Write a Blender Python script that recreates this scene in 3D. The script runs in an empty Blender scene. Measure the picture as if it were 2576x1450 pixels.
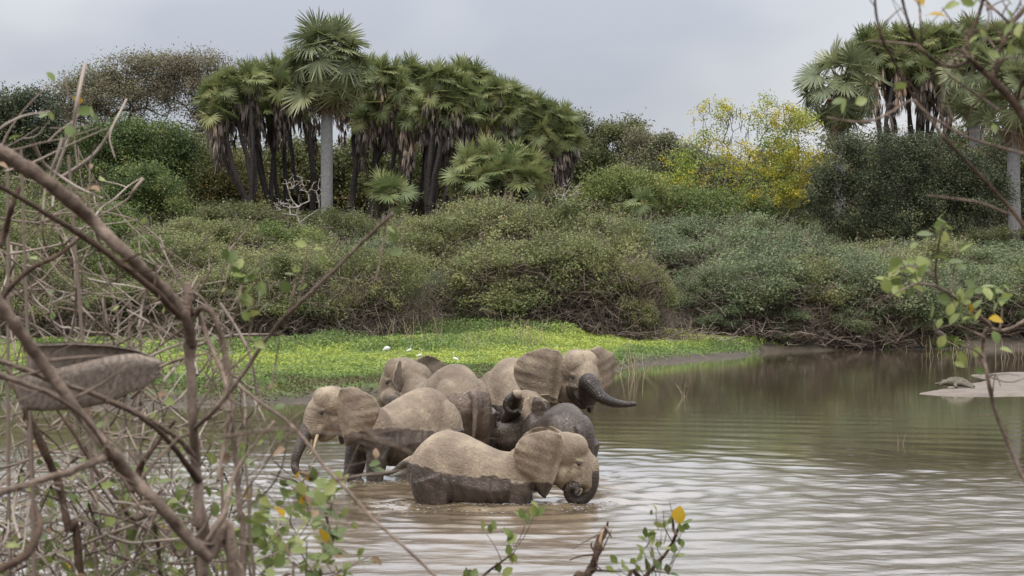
import bpy, math
import numpy as np
from mathutils import Vector, Matrix

sc = bpy.context.scene
COL = sc.collection
# ---------------------------------------------------------------- camera
F, CX, HY, CH = 6060.0, 1288.0, 657.0, 4.4      # focal length and horizon in units of a 2576 px wide frame, eye height in m
def at(px, py, d):
    return Vector(((px - CX) / F * d, d, CH - (py - HY) / F * d))
cam = bpy.data.cameras.new('camera')
cam.sensor_width = 36; cam.lens = 36 * F / 2576; cam.shift_y = -68 / 2576
cam.clip_start = 0.1; cam.clip_end = 5000
cam.dof.use_dof = True; cam.dof.focus_distance = 48; cam.dof.aperture_fstop = 12.5
camo = bpy.data.objects.new('camera', cam); COL.objects.link(camo)
camo.location = (0, 0, CH); camo.rotation_euler = (math.pi / 2, 0, 0)
sc.camera = camo
# ---------------------------------------------------------------- sky: thick even overcast, brighter overhead
SUN_EL, SUN_AZ = math.radians(66), math.radians(205)
world = bpy.data.worlds.new('World'); sc.world = world; world.use_nodes = True
nt = world.node_tree; nt.nodes.clear()
def N(tree, kind, **kw):
    n = tree.nodes.new(kind)
    for k, v in kw.items():
        if k.startswith('i_'): n.inputs[int(k[2:]) if k[2:].isdigit() else k[2:].replace('_', ' ')].default_value = v
        else: setattr(n, k, v)
    return n
def lk(tree, a, b): tree.links.new(a, b)
sky = N(nt, 'ShaderNodeTexSky', sky_type='NISHITA', sun_disc=False, sun_elevation=SUN_EL, sun_rotation=SUN_AZ)
bgs = N(nt, 'ShaderNodeBackground', i_Strength=0.07); lk(nt, sky.outputs[0], bgs.inputs[0])
tc = N(nt, 'ShaderNodeTexCoord')
sep = N(nt, 'ShaderNodeSeparateXYZ'); lk(nt, tc.outputs['Generated'], sep.inputs[0])
sb = N(nt, 'ShaderNodeMath', operation='SUBTRACT', i_1=0.07); lk(nt, sep.outputs[2], sb.inputs[0])
cl = N(nt, 'ShaderNodeMath', operation='MAXIMUM', i_1=0.0); lk(nt, sb.outputs[0], cl.inputs[0])
ovc = N(nt, 'ShaderNodeMath', operation='MULTIPLY_ADD', i_1=2.3, i_2=0.65); lk(nt, cl.outputs[0], ovc.inputs[0])
mp = N(nt, 'ShaderNodeMapping'); mp.inputs['Scale'].default_value = (1, 1, 2.2); lk(nt, tc.outputs['Generated'], mp.inputs[0])
cn = N(nt, 'ShaderNodeTexNoise', i_Scale=5.5, i_Detail=3.5, i_Roughness=0.45); lk(nt, mp.outputs[0], cn.inputs['Vector'])
cr = N(nt, 'ShaderNodeValToRGB'); lk(nt, cn.outputs[0], cr.inputs[0])
cr.color_ramp.elements[0].position = 0.36; cr.color_ramp.elements[0].color = (0.485, 0.515, 0.585, 1)
cr.color_ramp.elements[1].position = 0.64; cr.color_ramp.elements[1].color = (0.72, 0.73, 0.755, 1)
bgo = N(nt, 'ShaderNodeBackground'); lk(nt, cr.outputs[0], bgo.inputs[0]); lk(nt, ovc.outputs[0], bgo.inputs[1])
mx = N(nt, 'ShaderNodeMixShader', i_0=0.93); lk(nt, bgs.outputs[0], mx.inputs[1]); lk(nt, bgo.outputs[0], mx.inputs[2])
wo = N(nt, 'ShaderNodeOutputWorld'); lk(nt, mx.outputs[0], wo.inputs[0])
sun = bpy.data.lights.new('sun', 'SUN'); sun.energy = 1.5; sun.angle = math.radians(22); sun.color = (1.0, 0.94, 0.86)
suno = bpy.data.objects.new('sun', sun); COL.objects.link(suno)
sdir = Vector((math.sin(SUN_AZ) * math.cos(SUN_EL), math.cos(SUN_AZ) * math.cos(SUN_EL), math.sin(SUN_EL)))
suno.rotation_euler = sdir.to_track_quat('Z', 'Y').to_euler()
sc.view_settings.view_transform = 'Standard'; sc.view_settings.look = 'None'
sc.view_settings.exposure = 0.66; sc.view_settings.gamma = 1.0
sc.render.engine = 'CYCLES'
sc.cycles.max_bounces = 5; sc.cycles.diffuse_bounces = 3; sc.cycles.glossy_bounces = 3; sc.cycles.transmission_bounces = 2; sc.cycles.transparent_max_bounces = 4
sc.cycles.caustics_reflective = False; sc.cycles.caustics_refractive = False

# ---------------------------------------------------------------- mesh helpers
class MB:
    def __init__(s): s.v = []; s.q = []; s.t = []; s.a = []; s.n = 0
    def add(s, v, q=None, t=None, tint=0.5):
        v = np.asarray(v, float).reshape(-1, 3); m = len(v)
        s.v.append(v); s.a.append(np.broadcast_to(np.asarray(tint, float), (m,)))
        if q is not None and len(q): s.q.append(np.asarray(q, int).reshape(-1, 4) + s.n)
        if t is not None and len(t): s.t.append(np.asarray(t, int).reshape(-1, 3) + s.n)
        s.n += m; return s
    def mesh(s, name, mat=None, smooth=False):
        me = bpy.data.meshes.new(name)
        if not s.v: return me
        v = np.concatenate(s.v)
        q = np.concatenate(s.q) if s.q else np.zeros((0, 4), int)
        t = np.concatenate(s.t) if s.t else np.zeros((0, 3), int)
        me.vertices.add(len(v)); me.vertices.foreach_set('co', v.astype(np.float32).ravel())
        idx = np.concatenate([q.ravel(), t.ravel()])
        me.loops.add(len(idx)); me.loops.foreach_set('vertex_index', idx.astype(np.int32))
        st = np.concatenate([np.arange(len(q)) * 4, len(q) * 4 + np.arange(len(t)) * 3])
        me.polygons.add(len(st)); me.polygons.foreach_set('loop_start', st.astype(np.int32))
        if smooth: me.polygons.foreach_set('use_smooth', np.ones(len(st), bool))
        me.update(calc_edges=True)
        at_ = me.attributes.new('tint', 'FLOAT', 'POINT')
        at_.data.foreach_set('value', np.concatenate(s.a).astype(np.float32))
        if mat: me.materials.append(mat)
        return me
    def build(s, name, mat, parent=None, smooth=False, **kw):
        return link(name, s.mesh(name, mat, smooth), parent, **kw)
def link(name, me, parent=None, label=None, cat=None, group=None, kind=None, loc=None, rot=None, scale=None, matrix=None):
    o = bpy.data.objects.new(name, me); COL.objects.link(o)
    if parent is not None: o.parent = parent
    if matrix is not None: o.matrix_local = matrix
    if loc is not None: o.location = loc
    if rot is not None: o.rotation_euler = rot
    if scale is not None: o.scale = (scale,) * 3 if isinstance(scale, (int, float)) else scale
    tag(o, label, cat, group, kind); return o
def tag(o, label=None, cat=None, group=None, kind=None):
    for k, v in (('label', label), ('category', cat), ('group', group), ('kind', kind)):
        if v: o[k] = v
def empty(name, loc, label, cat, group=None, rz=0.0, scale=1.0):
    o = link(name, None, None, label, cat, group, loc=loc, rot=(0, 0, rz), scale=scale)
    o.empty_display_size = 0.2; return o
def copy_tree(o, parent=None):
    c = o.copy(); COL.objects.link(c); c.parent = parent
    if parent is not None: c.matrix_parent_inverse = o.matrix_parent_inverse
    for ch in list(o.children): copy_tree(ch, c)
    return c
def nrm(a): return a / np.maximum(np.linalg.norm(a, axis=-1, keepdims=True), 1e-9)
def spline(pts, n, closed=False):
    """Catmull-Rom resampling of rows (any width) to n rows"""
    p = np.asarray(pts, float); m = len(p)
    if m == 2: return p[0] + np.linspace(0, 1, n)[:, None] * (p[1] - p[0])
    e = np.vstack([2 * p[0] - p[1], p, 2 * p[-1] - p[-2]])
    u = np.linspace(0, m - 1 - 1e-9, n); i = u.astype(int); f = (u - i)[:, None]
    a, b, c, d = e[i], e[i + 1], e[i + 2], e[i + 3]
    return 0.5 * (2 * b + (c - a) * f + (2 * a - 5 * b + 4 * c - d) * f ** 2 + (3 * b - a - 3 * c + d) * f ** 3)
def tube(mb, pts, rad, sides=8, tint=0.5, cap=True, flat=1.0, ref=(0, 0, 1)):
    """tube round a polyline; flat scales the second cross axis"""
    p = np.asarray(pts, float); n = len(p); r = np.broadcast_to(np.asarray(rad, float), (n,))
    T = nrm(np.gradient(p, axis=0)); R = np.array(ref, float)
    U = np.zeros_like(p); u = np.cross(T[0], R)
    if np.linalg.norm(u) < 1e-4: u = np.cross(T[0], (1, 0.2, 0))
    for i in range(n):
        u = u - T[i] * (u @ T[i]); u = u / max(np.linalg.norm(u), 1e-9); U[i] = u
    W = np.cross(T, U); a = np.linspace(0, 2 * math.pi, sides, endpoint=False)
    V = p[:, None] + r[:, None, None] * (np.cos(a)[None, :, None] * U[:, None] + flat * np.sin(a)[None, :, None] * W[:, None])
    i = np.arange(n - 1)[:, None] * sides; j = np.arange(sides)[None]; k = (j + 1) % sides
    q = np.stack([i + j, i + k, i + sides + k, i + sides + j], -1).reshape(-1, 4)
    V = V.reshape(-1, 3); t = []
    if cap:
        V = np.vstack([V, p[0], p[-1]]); c0, c1 = n * sides, n * sides + 1; jj = np.arange(sides); kk = (jj + 1) % sides
        t = np.vstack([np.stack([np.full(sides, c0), kk, jj], -1), np.stack([np.full(sides, c1), (n - 1) * sides + jj, (n - 1) * sides + kk], -1)])
    mb.add(V, q, t, tint)
def prisms(mb, P0, P1, r0, r1, sides=4, tint=0.5):
    """many separate little tapered sticks at once"""
    P0 = np.asarray(P0, float); P1 = np.asarray(P1, float); m = len(P0)
    if m == 0: return
    T = nrm(P1 - P0); A = np.where(np.abs(T[:, 2:3]) > 0.9, np.array([[1.0, 0, 0]]), np.array([[0, 0, 1.0]]))
    U = nrm(np.cross(T, A)); W = np.cross(T, U); a = np.linspace(0, 2 * math.pi, sides, endpoint=False)
    ring = np.cos(a)[None, :, None] * U[:, None] + np.sin(a)[None, :, None] * W[:, None]
    V = np.concatenate([P0[:, None] + ring * np.reshape(r0, (-1, 1, 1)), P1[:, None] + ring * np.reshape(r1, (-1, 1, 1))], 1)
    j = np.arange(sides); k = (j + 1) % sides
    q = (np.arange(m)[:, None, None] * 2 * sides + np.stack([j, k, sides + k, sides + j], -1)[None]).reshape(-1, 4)
    tt = np.broadcast_to(np.asarray(tint, float).reshape(-1, 1), (m, 2 * sides)).ravel()
    mb.add(V.reshape(-1, 3), q, None, tt)
def leaf_quads(mb, c, L, W, rng, up=0.35, tint=0.5, out=None, bias=None):
    """diamond leaves at centres c, half length L, half width W; normals random, tilted up/outward"""
    m = len(c)
    if m == 0: return
    n = rng.normal(size=(m, 3)); n = nrm(n); n[:, 2] += up
    if out is not None: n += out
    n = nrm(n)
    a = rng.normal(size=(m, 3))
    if bias is not None: a += bias
    a = nrm(a - n * np.sum(a * n, 1, keepdims=True)); b = np.cross(n, a)
    L = np.broadcast_to(np.asarray(L, float), (m,))[:, None] * rng.uniform(0.65, 1.25, (m, 1)); W = np.broadcast_to(np.asarray(W, float), (m,))[:, None] * rng.uniform(0.7, 1.2, (m, 1))
    V = np.stack([c - a * L, c + b * W - a * L * 0.1, c + a * L, c - b * W - a * L * 0.1], 1)
    q = np.arange(m * 4).reshape(m, 4)
    mb.add(V.reshape(-1, 3), q, None, np.repeat(np.broadcast_to(np.asarray(tint, float), (m,)), 4))
def vnoise(p, seed=0, scale=1.0):
    """smooth value noise in -1..1 for points (n,2 or 3), numpy"""
    p = np.asarray(p, float) * scale
    if p.shape[1] == 2: p = np.hstack([p, np.zeros((len(p), 1))])
    i = np.floor(p).astype(np.int64); f = p - i; f = f * f * (3 - 2 * f)
    def h(x, y, z):
        k = (x * 374761393 + y * 668265263 + z * 2147483647 + seed * 974634777) & 0xffffffff
        k = ((k ^ (k >> 13)) * 1274126177) & 0xffffffff
        return ((k ^ (k >> 16)) & 0xffff) / 32767.5 - 1
    r = 0
    for dx in (0, 1):
        for dy in (0, 1):
            for dz in (0, 1):
                w = (f[:, 0] if dx else 1 - f[:, 0]) * (f[:, 1] if dy else 1 - f[:, 1]) * (f[:, 2] if dz else 1 - f[:, 2])
                r = r + w * h(i[:, 0] + dx, i[:, 1] + dy, i[:, 2] + dz)
    return r
def fbm(p, seed=0, scale=1.0, o=3):
    r = 0; a = 1.0
    for k in range(o): r = r + a * vnoise(p, seed + k, scale * 2 ** k); a *= 0.5
    return r
def smooth(a, b, x):
    t = np.clip((np.asarray(x, float) - a) / (b - a), 0, 1); return t * t * (3 - 2 * t)

# ---------------------------------------------------------------- materials
def new_mat(name):
    m = bpy.data.materials.new(name); m.use_nodes = True; t = m.node_tree; t.nodes.clear()
    o = N(t, 'ShaderNodeOutputMaterial'); return m, t, o
def ramp(t, src, stops):
    r = N(t, 'ShaderNodeValToRGB'); e = r.color_ramp.elements
    while len(e) < len(stops): e.new(0.5)
    for x, (p, c) in zip(e, stops): x.position = p; x.color = (*c, 1)
    lk(t, src, r.inputs[0]); return r
def leaf_mat(name, stops, trans=0.3, rough=0.55, objrand=0.0, spec=0.25):
    """foliage: colour runs over each leaf's own tint, a little light comes through"""
    m, t, o = new_mat(name)
    a = N(t, 'ShaderNodeAttribute', attribute_name='tint'); src = a.outputs['Fac']
    if objrand:
        oi = N(t, 'ShaderNodeObjectInfo')
        mm = N(t, 'ShaderNodeMath', operation='MULTIPLY_ADD', i_1=objrand, i_2=-objrand / 2); lk(t, oi.outputs['Random'], mm.inputs[0])
        ad = N(t, 'ShaderNodeMath', operation='ADD'); lk(t, src, ad.inputs[0]); lk(t, mm.outputs[0], ad.inputs[1]); src = ad.outputs[0]
    r = ramp(t, src, stops)
    p = N(t, 'ShaderNodeBsdfPrincipled', i_Roughness=rough); p.inputs['Specular IOR Level'].default_value = spec
    lk(t, r.outputs[0], p.inputs['Base Color'])
    tr = N(t, 'ShaderNodeBsdfTranslucent'); lk(t, r.outputs[0], tr.inputs[0])
    mxs = N(t, 'ShaderNodeMixShader', i_0=trans); lk(t, p.outputs[0], mxs.inputs[1]); lk(t, tr.outputs[0], mxs.inputs[2])
    lk(t, mxs.outputs[0], o.inputs[0]); return m
def bark_mat(name, c0, c1, scale=6.0, bump=0.4, stretch=(1, 1, 0.25), rough=0.85, bands=0.0):
    m, t, o = new_mat(name)
    g = N(t, 'ShaderNodeTexCoord'); mp = N(t, 'ShaderNodeMapping'); mp.inputs['Scale'].default_value = stretch
    lk(t, g.outputs['Object'], mp.inputs[0])
    n = N(t, 'ShaderNodeTexNoise', i_Scale=scale, i_Detail=6.0, i_Roughness=0.65); lk(t, mp.outputs[0], n.inputs['Vector'])
    r = ramp(t, n.outputs[0], [(0.3, c0), (0.7, c1)])
    p = N(t, 'ShaderNodeBsdfPrincipled', i_Roughness=rough); p.inputs['Specular IOR Level'].default_value = 0.2
    h = n.outputs[0]; colr = r.outputs[0]
    if bands:
        w = N(t, 'ShaderNodeTexWave', wave_type='BANDS', bands_direction='Z', i_Scale=bands, i_Distortion=3.0, i_Detail=2.0)
        lk(t, g.outputs['Object'], w.inputs['Vector'])
        ad = N(t, 'ShaderNodeMath', operation='MULTIPLY_ADD', i_1=0.5); lk(t, w.outputs[1], ad.inputs[0]); lk(t, n.outputs[0], ad.inputs[2]); h = ad.outputs[0]
        mc = N(t, 'ShaderNodeMix', data_type='RGBA', blend_type='MULTIPLY', i_0=0.35)
        lk(t, r.outputs[0], mc.inputs[6]); lk(t, w.outputs[0], mc.inputs[7]); colr = mc.outputs[2]
    b = N(t, 'ShaderNodeBump', i_Strength=bump, i_Distance=0.03); lk(t, h, b.inputs['Height'])
    lk(t, colr, p.inputs['Base Color']); lk(t, b.outputs[0], p.inputs['Normal']); lk(t, p.outputs[0], o.inputs[0]); return m
def plain_mat(name, c, rough=0.6, spec=0.3):
    m, t, o = new_mat(name)
    g = N(t, 'ShaderNodeTexCoord'); n = N(t, 'ShaderNodeTexNoise', i_Scale=30.0, i_Detail=3.0); lk(t, g.outputs['Object'], n.inputs['Vector'])
    r = ramp(t, n.outputs[0], [(0.3, tuple(x * 0.78 for x in c)), (0.7, tuple(min(1, x * 1.15) for x in c))])
    p = N(t, 'ShaderNodeBsdfPrincipled', i_Roughness=rough); p.inputs['Specular IOR Level'].default_value = spec
    lk(t, r.outputs[0], p.inputs['Base Color']); lk(t, p.outputs[0], o.inputs[0]); return m

# ================================================================ ground, water, sandbar
SHORE = np.array([(-400, 66), (-60, 70), (-16, 73), (-11.9, 73.2), (-8.4, 74), (-6.6, 75.5), (-4.2, 80), (0, 88), (3.9, 95.9), (5.3, 102.5), (7.2, 106), (11.0, 112.5), (12.4, 117.5), (18, 119.6), (26, 121.8), (60, 124), (400, 130)])
def shore(x): return np.interp(x, SHORE[:, 0], SHORE[:, 1])
def ground_z(x, y):
    x = np.asarray(x, float); y = np.asarray(y, float); p = np.stack([x.ravel(), y.ravel()], 1)
    wob = (0.9 * vnoise(p, 3, 0.35) + 0.35 * vnoise(p, 4, 1.3)).reshape(x.shape)
    s = y - shore(x) + wob
    z = np.where(s < 0, np.maximum(-1.1, s * 0.09), 0.28 * (1 - np.exp(-np.maximum(s, 0) / 1.1)) + 0.014 * np.clip(s, 0, 45))
    bump = 0.5 * np.exp(-(((x - 0.5) / 5.5) ** 2)) * smooth(98, 113, y) * smooth(0, 6, s)     # the mossy hump below the thicket
    z = z + bump + np.where(s > 0, 1, 0) * 0.10 * fbm(p, 9, 0.5).reshape(x.shape) * smooth(0.5, 4, s)
    back = np.maximum(y - 114 - np.clip(x - 10, 0, 8) * 0.9, 0)
    z = z + np.where(s > 0, np.minimum(back * 0.085, 3.6), 0)
    near = np.where(y < 20, 2.75 - 0.075 * np.maximum(y, -5) - 0.0045 * np.maximum(y, 0) ** 2, -2)  # bank the photographer stands on
    nearz = near + 0.12 * fbm(p, 21, 0.4).reshape(x.shape)
    return np.where(y < 22, np.maximum(nearz, -1.1), z)
def axis(parts):
    return np.unique(np.concatenate([np.linspace(a, b, n) for a, b, n in parts]).round(4))
def grid_mesh(name, xs, ys, zf, mat, tint=None, smooth_=True, **kw):
    X, Y = np.meshgrid(xs, ys); Z = zf(X, Y); nx, ny = len(xs), len(ys)
    i = np.arange(ny - 1)[:, None] * nx + np.arange(nx - 1)[None]
    q = np.stack([i, i + 1, i + nx + 1, i + nx], -1).reshape(-1, 4)
    mb = MB().add(np.stack([X, Y, Z], -1).reshape(-1, 3), q, None, 0.5 if tint is None else tint(X, Y).ravel())
    return mb.build(name, mat, None, smooth_, **kw)
def ground_material():
    m, t, o = new_mat('bank soil')
    g = N(t, 'ShaderNodeTexCoord'); n = N(t, 'ShaderNodeTexNoise', i_Scale=0.9, i_Detail=8.0, i_Roughness=0.7); lk(t, g.outputs['Object'], n.inputs['Vector'])
    r = ramp(t, n.outputs[0], [(0.3, (0.032, 0.024, 0.016)), (0.55, (0.06, 0.046, 0.03)), (0.75, (0.10, 0.08, 0.05))])
    a = N(t, 'ShaderNodeAttribute', attribute_name='tint')
    mc = N(t, 'ShaderNodeMix', data_type='RGBA'); lk(t, a.outputs['Fac'], mc.inputs[0]); lk(t, r.outputs[0], mc.inputs[6]); mc.inputs[7].default_value = (0.09, 0.14, 0.03, 1)
    p = N(t, 'ShaderNodeBsdfPrincipled', i_Roughness=0.9); lk(t, mc.outputs[2], p.inputs['Base Color'])
    n2 = N(t, 'ShaderNodeTexNoise', i_Scale=6.0, i_Detail=5.0); lk(t, g.outputs['Object'], n2.inputs['Vector'])
    b = N(t, 'ShaderNodeBump', i_Strength=0.7, i_Distance=0.08); lk(t, n2.outputs[0], b.inputs['Height']); lk(t, b.outputs[0], p.inputs['Normal'])
    lk(t, p.outputs[0], o.inputs[0]); return m
M_GROUND = ground_material()
def green_mask(X, Y):
    s = Y - shore(X)
    back = 113.5 + 0 * X
    return (smooth(0.5, 2.2, s) * (1 - smooth(back + 2, back + 6, Y)) * np.where(Y > 30, 1, 0))
grid_mesh('ground', axis([(-420, -40, 39), (-40, 40, 201), (40, 420, 39)]), axis([(-30, 30, 61), (30, 70, 11), (70, 126, 161), (126, 200, 38), (200, 900, 15)]), ground_z, M_GROUND, green_mask, kind='structure')

HERD = [(-0.2, 44.0, 1.0), (-2.9, 48.6, 0.9), (-1.0, 50.5, 0.7), (1.3, 49.6, 0.8), (0.6, 53.5, 0.7), (1.25, 44.0, 0.6), (-4.6, 48.2, 0.4)]
def water_z(X, Y):
    """ripple rings running out from the wading herd, and short chop; dies away towards the far bank"""
    rng = np.random.default_rng(5)
    r0 = np.hypot(X - 0.3, (Y - 46.0) * 0.95)
    calm = 1 - smooth(8, 17, r0)
    ring = np.zeros_like(X)
    for k, (hx, hy, a) in enumerate(HERD):
        d = np.hypot(X - hx, Y - hy) + 0.9 * vnoise(np.stack([X.ravel(), Y.ravel()], 1), 40 + k, 0.16).reshape(X.shape)
        lam = 0.75 + 0.12 * k
        ring += a * np.sin(2 * np.pi * d / lam + k * 1.7) * np.exp(-d / 5.0) * smooth(0.2, 1.2, d) * 0.011
        ring += a * np.sin(2 * np.pi * d / (2.3 * lam) + k) * np.exp(-d / 8.0) * smooth(0.2, 2, d) * 0.008
    ring *= 0.75 + 0.9 * vnoise(np.stack([X.ravel(), Y.ravel()], 1), 55, 0.13).reshape(X.shape)
    chop = np.zeros_like(X)
    for k in range(34):
        th = rng.uniform(0, 2 * np.pi); th = rng.normal(np.pi / 2, 0.8) if rng.random() < 0.8 else th
        lam = rng.choice([rng.uniform(0.28, .7), rng.uniform(.7, 1.9)]); ph = rng.uniform(0, 6.28)
        kx, ky = np.cos(th) * 2 * np.pi / lam, np.sin(th) * 2 * np.pi / lam
        mod = 1 + 1.0 * vnoise(np.stack([X.ravel() * .5, Y.ravel()], 1), 60 + k, 0.35).reshape(X.shape)
        chop += 0.0014 * lam * mod * np.sin(kx * X + ky * Y + ph)
    near = 1 - smooth(51, 60, Y + .6 * np.maximum(X - 2.0, 0))
    pp0 = np.stack([X.ravel(), Y.ravel()], 1); rr = np.hypot(X - .5, (Y - 46.5)) + .8 * vnoise(pp0, 95, .13).reshape(X.shape)
    chop = chop + (.0026 * np.sin(2 * np.pi * rr / 1.05) + .0030 * np.sin(2 * np.pi * rr / 1.85 + 1)) * smooth(4, 7, rr) * (1 - smooth(11, 16, rr)) * (.5 + .9 * vnoise(pp0, 96, .17).reshape(X.shape)) / np.maximum(.06 + .94 * np.maximum((1 - smooth(8, 17, r0)) * near, .9 * near), .3)
    swell = 0.0020 * np.sin(2 * np.pi * (Y + 0.3 * X) / 1.9) * smooth(50, 60, Y) * (1 - smooth(64, 72, Y))
    stir = np.zeros_like(X); pp = np.stack([X.ravel(), Y.ravel()], 1)
    for hx, hy, a in HERD[:4] + [(1.2, 44, .8), (-1.2, 43.6, .8), (-3.4, 47.8, .6)]:
        stir += np.exp(-((X - hx) / 1.7) ** 2 - ((Y - hy + 0.2) / 1.0) ** 2)
    stir = np.clip(stir, 0, 1) * (0.035 * fbm(pp, 71, 1.6) + 0.02 * fbm(pp, 72, 4.0)).reshape(X.shape)
    return ring * (0.25 + 0.75 * calm) + chop * (0.06 + 0.94 * np.maximum(calm * near, 0.9 * near)) + swell + stir
def water_material():
    m, t, o = new_mat('silty river water')
    g = N(t, 'ShaderNodeTexCoord'); mp = N(t, 'ShaderNodeMapping'); mp.inputs['Scale'].default_value = (0.55, 1.0, 1); lk(t, g.outputs['Object'], mp.inputs[0])
    n = N(t, 'ShaderNodeTexNoise', i_Scale=0.35, i_Detail=4.0); lk(t, g.outputs['Object'], n.inputs['Vector'])
    r = ramp(t, n.outputs[0], [(0.3, (0.135, 0.098, 0.058)), (0.7, (0.20, 0.15, 0.092))])
    p = N(t, 'ShaderNodeBsdfPrincipled', i_Roughness=0.04, i_IOR=1.33); p.inputs['Coat Weight'].default_value = 1.0; p.inputs['Coat Roughness'].default_value = 0.06; p.inputs['Coat IOR'].default_value = 1.4; lk(t, r.outputs[0], p.inputs['Base Color'])
    n1 = N(t, 'ShaderNodeTexNoise', i_Scale=6.5, i_Detail=4.0, i_Roughness=0.55); lk(t, mp.outputs[0], n1.inputs['Vector'])
    b = N(t, 'ShaderNodeBump', i_Strength=0.10, i_Distance=0.02); lk(t, n1.outputs[0], b.inputs['Height'])
    a = N(t, 'ShaderNodeAttribute', attribute_name='tint'); mb_ = N(t, 'ShaderNodeMath', operation='MULTIPLY', i_1=0.45); lk(t, a.outputs['Fac'], mb_.inputs[0]); lk(t, mb_.outputs[0], b.inputs['Strength'])
    rg = N(t, 'ShaderNodeMapRange', i_1=0.12, i_2=1.0, i_3=0.06, i_4=0.15); lk(t, a.outputs['Fac'], rg.inputs[0]); lk(t, rg.outputs[0], p.inputs['Roughness']); lk(t, rg.outputs[0], p.inputs['Coat Roughness'])
    lk(t, b.outputs[0], p.inputs['Normal']); lk(t, b.outputs[0], p.inputs['Coat Normal']); lk(t, p.outputs[0], o.inputs[0]); return m
M_WATER = water_material()
grid_mesh('water', axis([(-420, -20, 25), (-20, -9, 60), (-9, 12, 240), (12, 30, 90), (30, 420, 25)]), axis([(14, 32, 20), (32, 60, 340), (60, 76, 90), (76, 140, 90)]), water_z, M_WATER,
          lambda X, Y: 0.12 + 0.88 * (1 - smooth(50, 61, Y + 2.5 * vnoise(np.stack([X.ravel(), Y.ravel()], 1), 90, .12).reshape(X.shape) + .95 * np.maximum(X - 2.0, 0))), kind='structure')

def sandbar():
    rng = np.random.default_rng(8); mb = MB()
    out = np.array([(13.3, 79.4), (14.2, 78.8), (15.6, 78.6), (17.5, 78.7), (20, 78.4), (24, 78.2), (30, 79), (34, 84), (32, 92), (26, 95.5), (21, 95), (18.6, 94.3), (17.6, 92.6), (17.9, 90), (16.6, 87), (15.2, 84.2), (14.4, 82), (13.6, 80.4)])
    c = out.mean(0); rows = []
    o = spline(np.vstack([out, out[:1]]), 120)[:-1]
    for f, z in ((1.03, -0.10), (1.0, -0.01), (0.97, 0.02), (0.9, 0.06), (0.7, 0.12), (0.4, 0.16), (0.1, 0.18)):
        q = c + (o - c) * f; zz = z + 0.03 * fbm(q, 5, 0.6) * (f < 0.99); rows.append(np.column_stack([q, zz]))
    V = np.vstack(rows); n = len(o); i = np.arange(6)[:, None] * n; j = np.arange(n)[None]; k = (j + 1) % n
    mb.add(V, np.stack([i + j, i + k, i + n + k, i + n + j], -1).reshape(-1, 4))
    m, t, o_ = new_mat('pale wet sand')
    g = N(t, 'ShaderNodeTexCoord'); nn = N(t, 'ShaderNodeTexNoise', i_Scale=1.3, i_Detail=7.0, i_Roughness=0.65); lk(t, g.outputs['Object'], nn.inputs['Vector'])
    r = ramp(t, nn.outputs[0], [(0.3, (0.085, 0.064, 0.046)), (0.6, (0.165, 0.13, 0.098))])
    p = N(t, 'ShaderNodeBsdfPrincipled', i_Roughness=0.7); lk(t, r.outputs[0], p.inputs['Base Color'])
    b = N(t, 'ShaderNodeBump', i_Strength=0.5, i_Distance=0.05); lk(t, nn.outputs[0], b.inputs['Height']); lk(t, b.outputs[0], p.inputs['Normal']); lk(t, p.outputs[0], o_.inputs[0])
    mb.build('sandbar', m, None, True, kind='structure')
sandbar()
def foam():
    r = np.random.default_rng(15); mb = MB()
    for cx, cy, sx, sy, n in ((-.6, 43.45, 1.3, .16, 240), (1.3, 43.6, .4, .2, 90), (-2.9, 48.2, .5, .35, 160), (-2.2, 47.9, 1.2, .3, 120), (1.7, 49.0, .5, .3, 60), (-1.0, 42.6, 1.6, .5, 120)):
        x = cx + r.normal(size=n) * sx; y = cy + r.normal(size=n) * sy; z = water_z(x[None], y[None])[0] + .006; a = r.uniform(0, 6.28, n); s = r.uniform(.006, .022, n)
        an = a[:, None] + np.arange(6)[None] * np.pi / 3; rr = s[:, None] * r.uniform(.6, 1.3, (n, 6)); V = np.stack([x[:, None] + np.cos(an) * rr * 1.6, y[:, None] + np.sin(an) * rr, np.repeat(z[:, None], 6, 1)], -1)
        i = np.arange(n)[:, None] * 6; mb.add(V.reshape(-1, 3), np.concatenate([i + np.array([[0, 1, 2, 3]]), i + np.array([[0, 3, 4, 5]])]))
    tag(mb.build('foam', plain_mat('foam', (.5, .48, .45), .5)), 'specks of pale foam floating around the wading elephants', 'foam', None, 'stuff')
foam()

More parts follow.
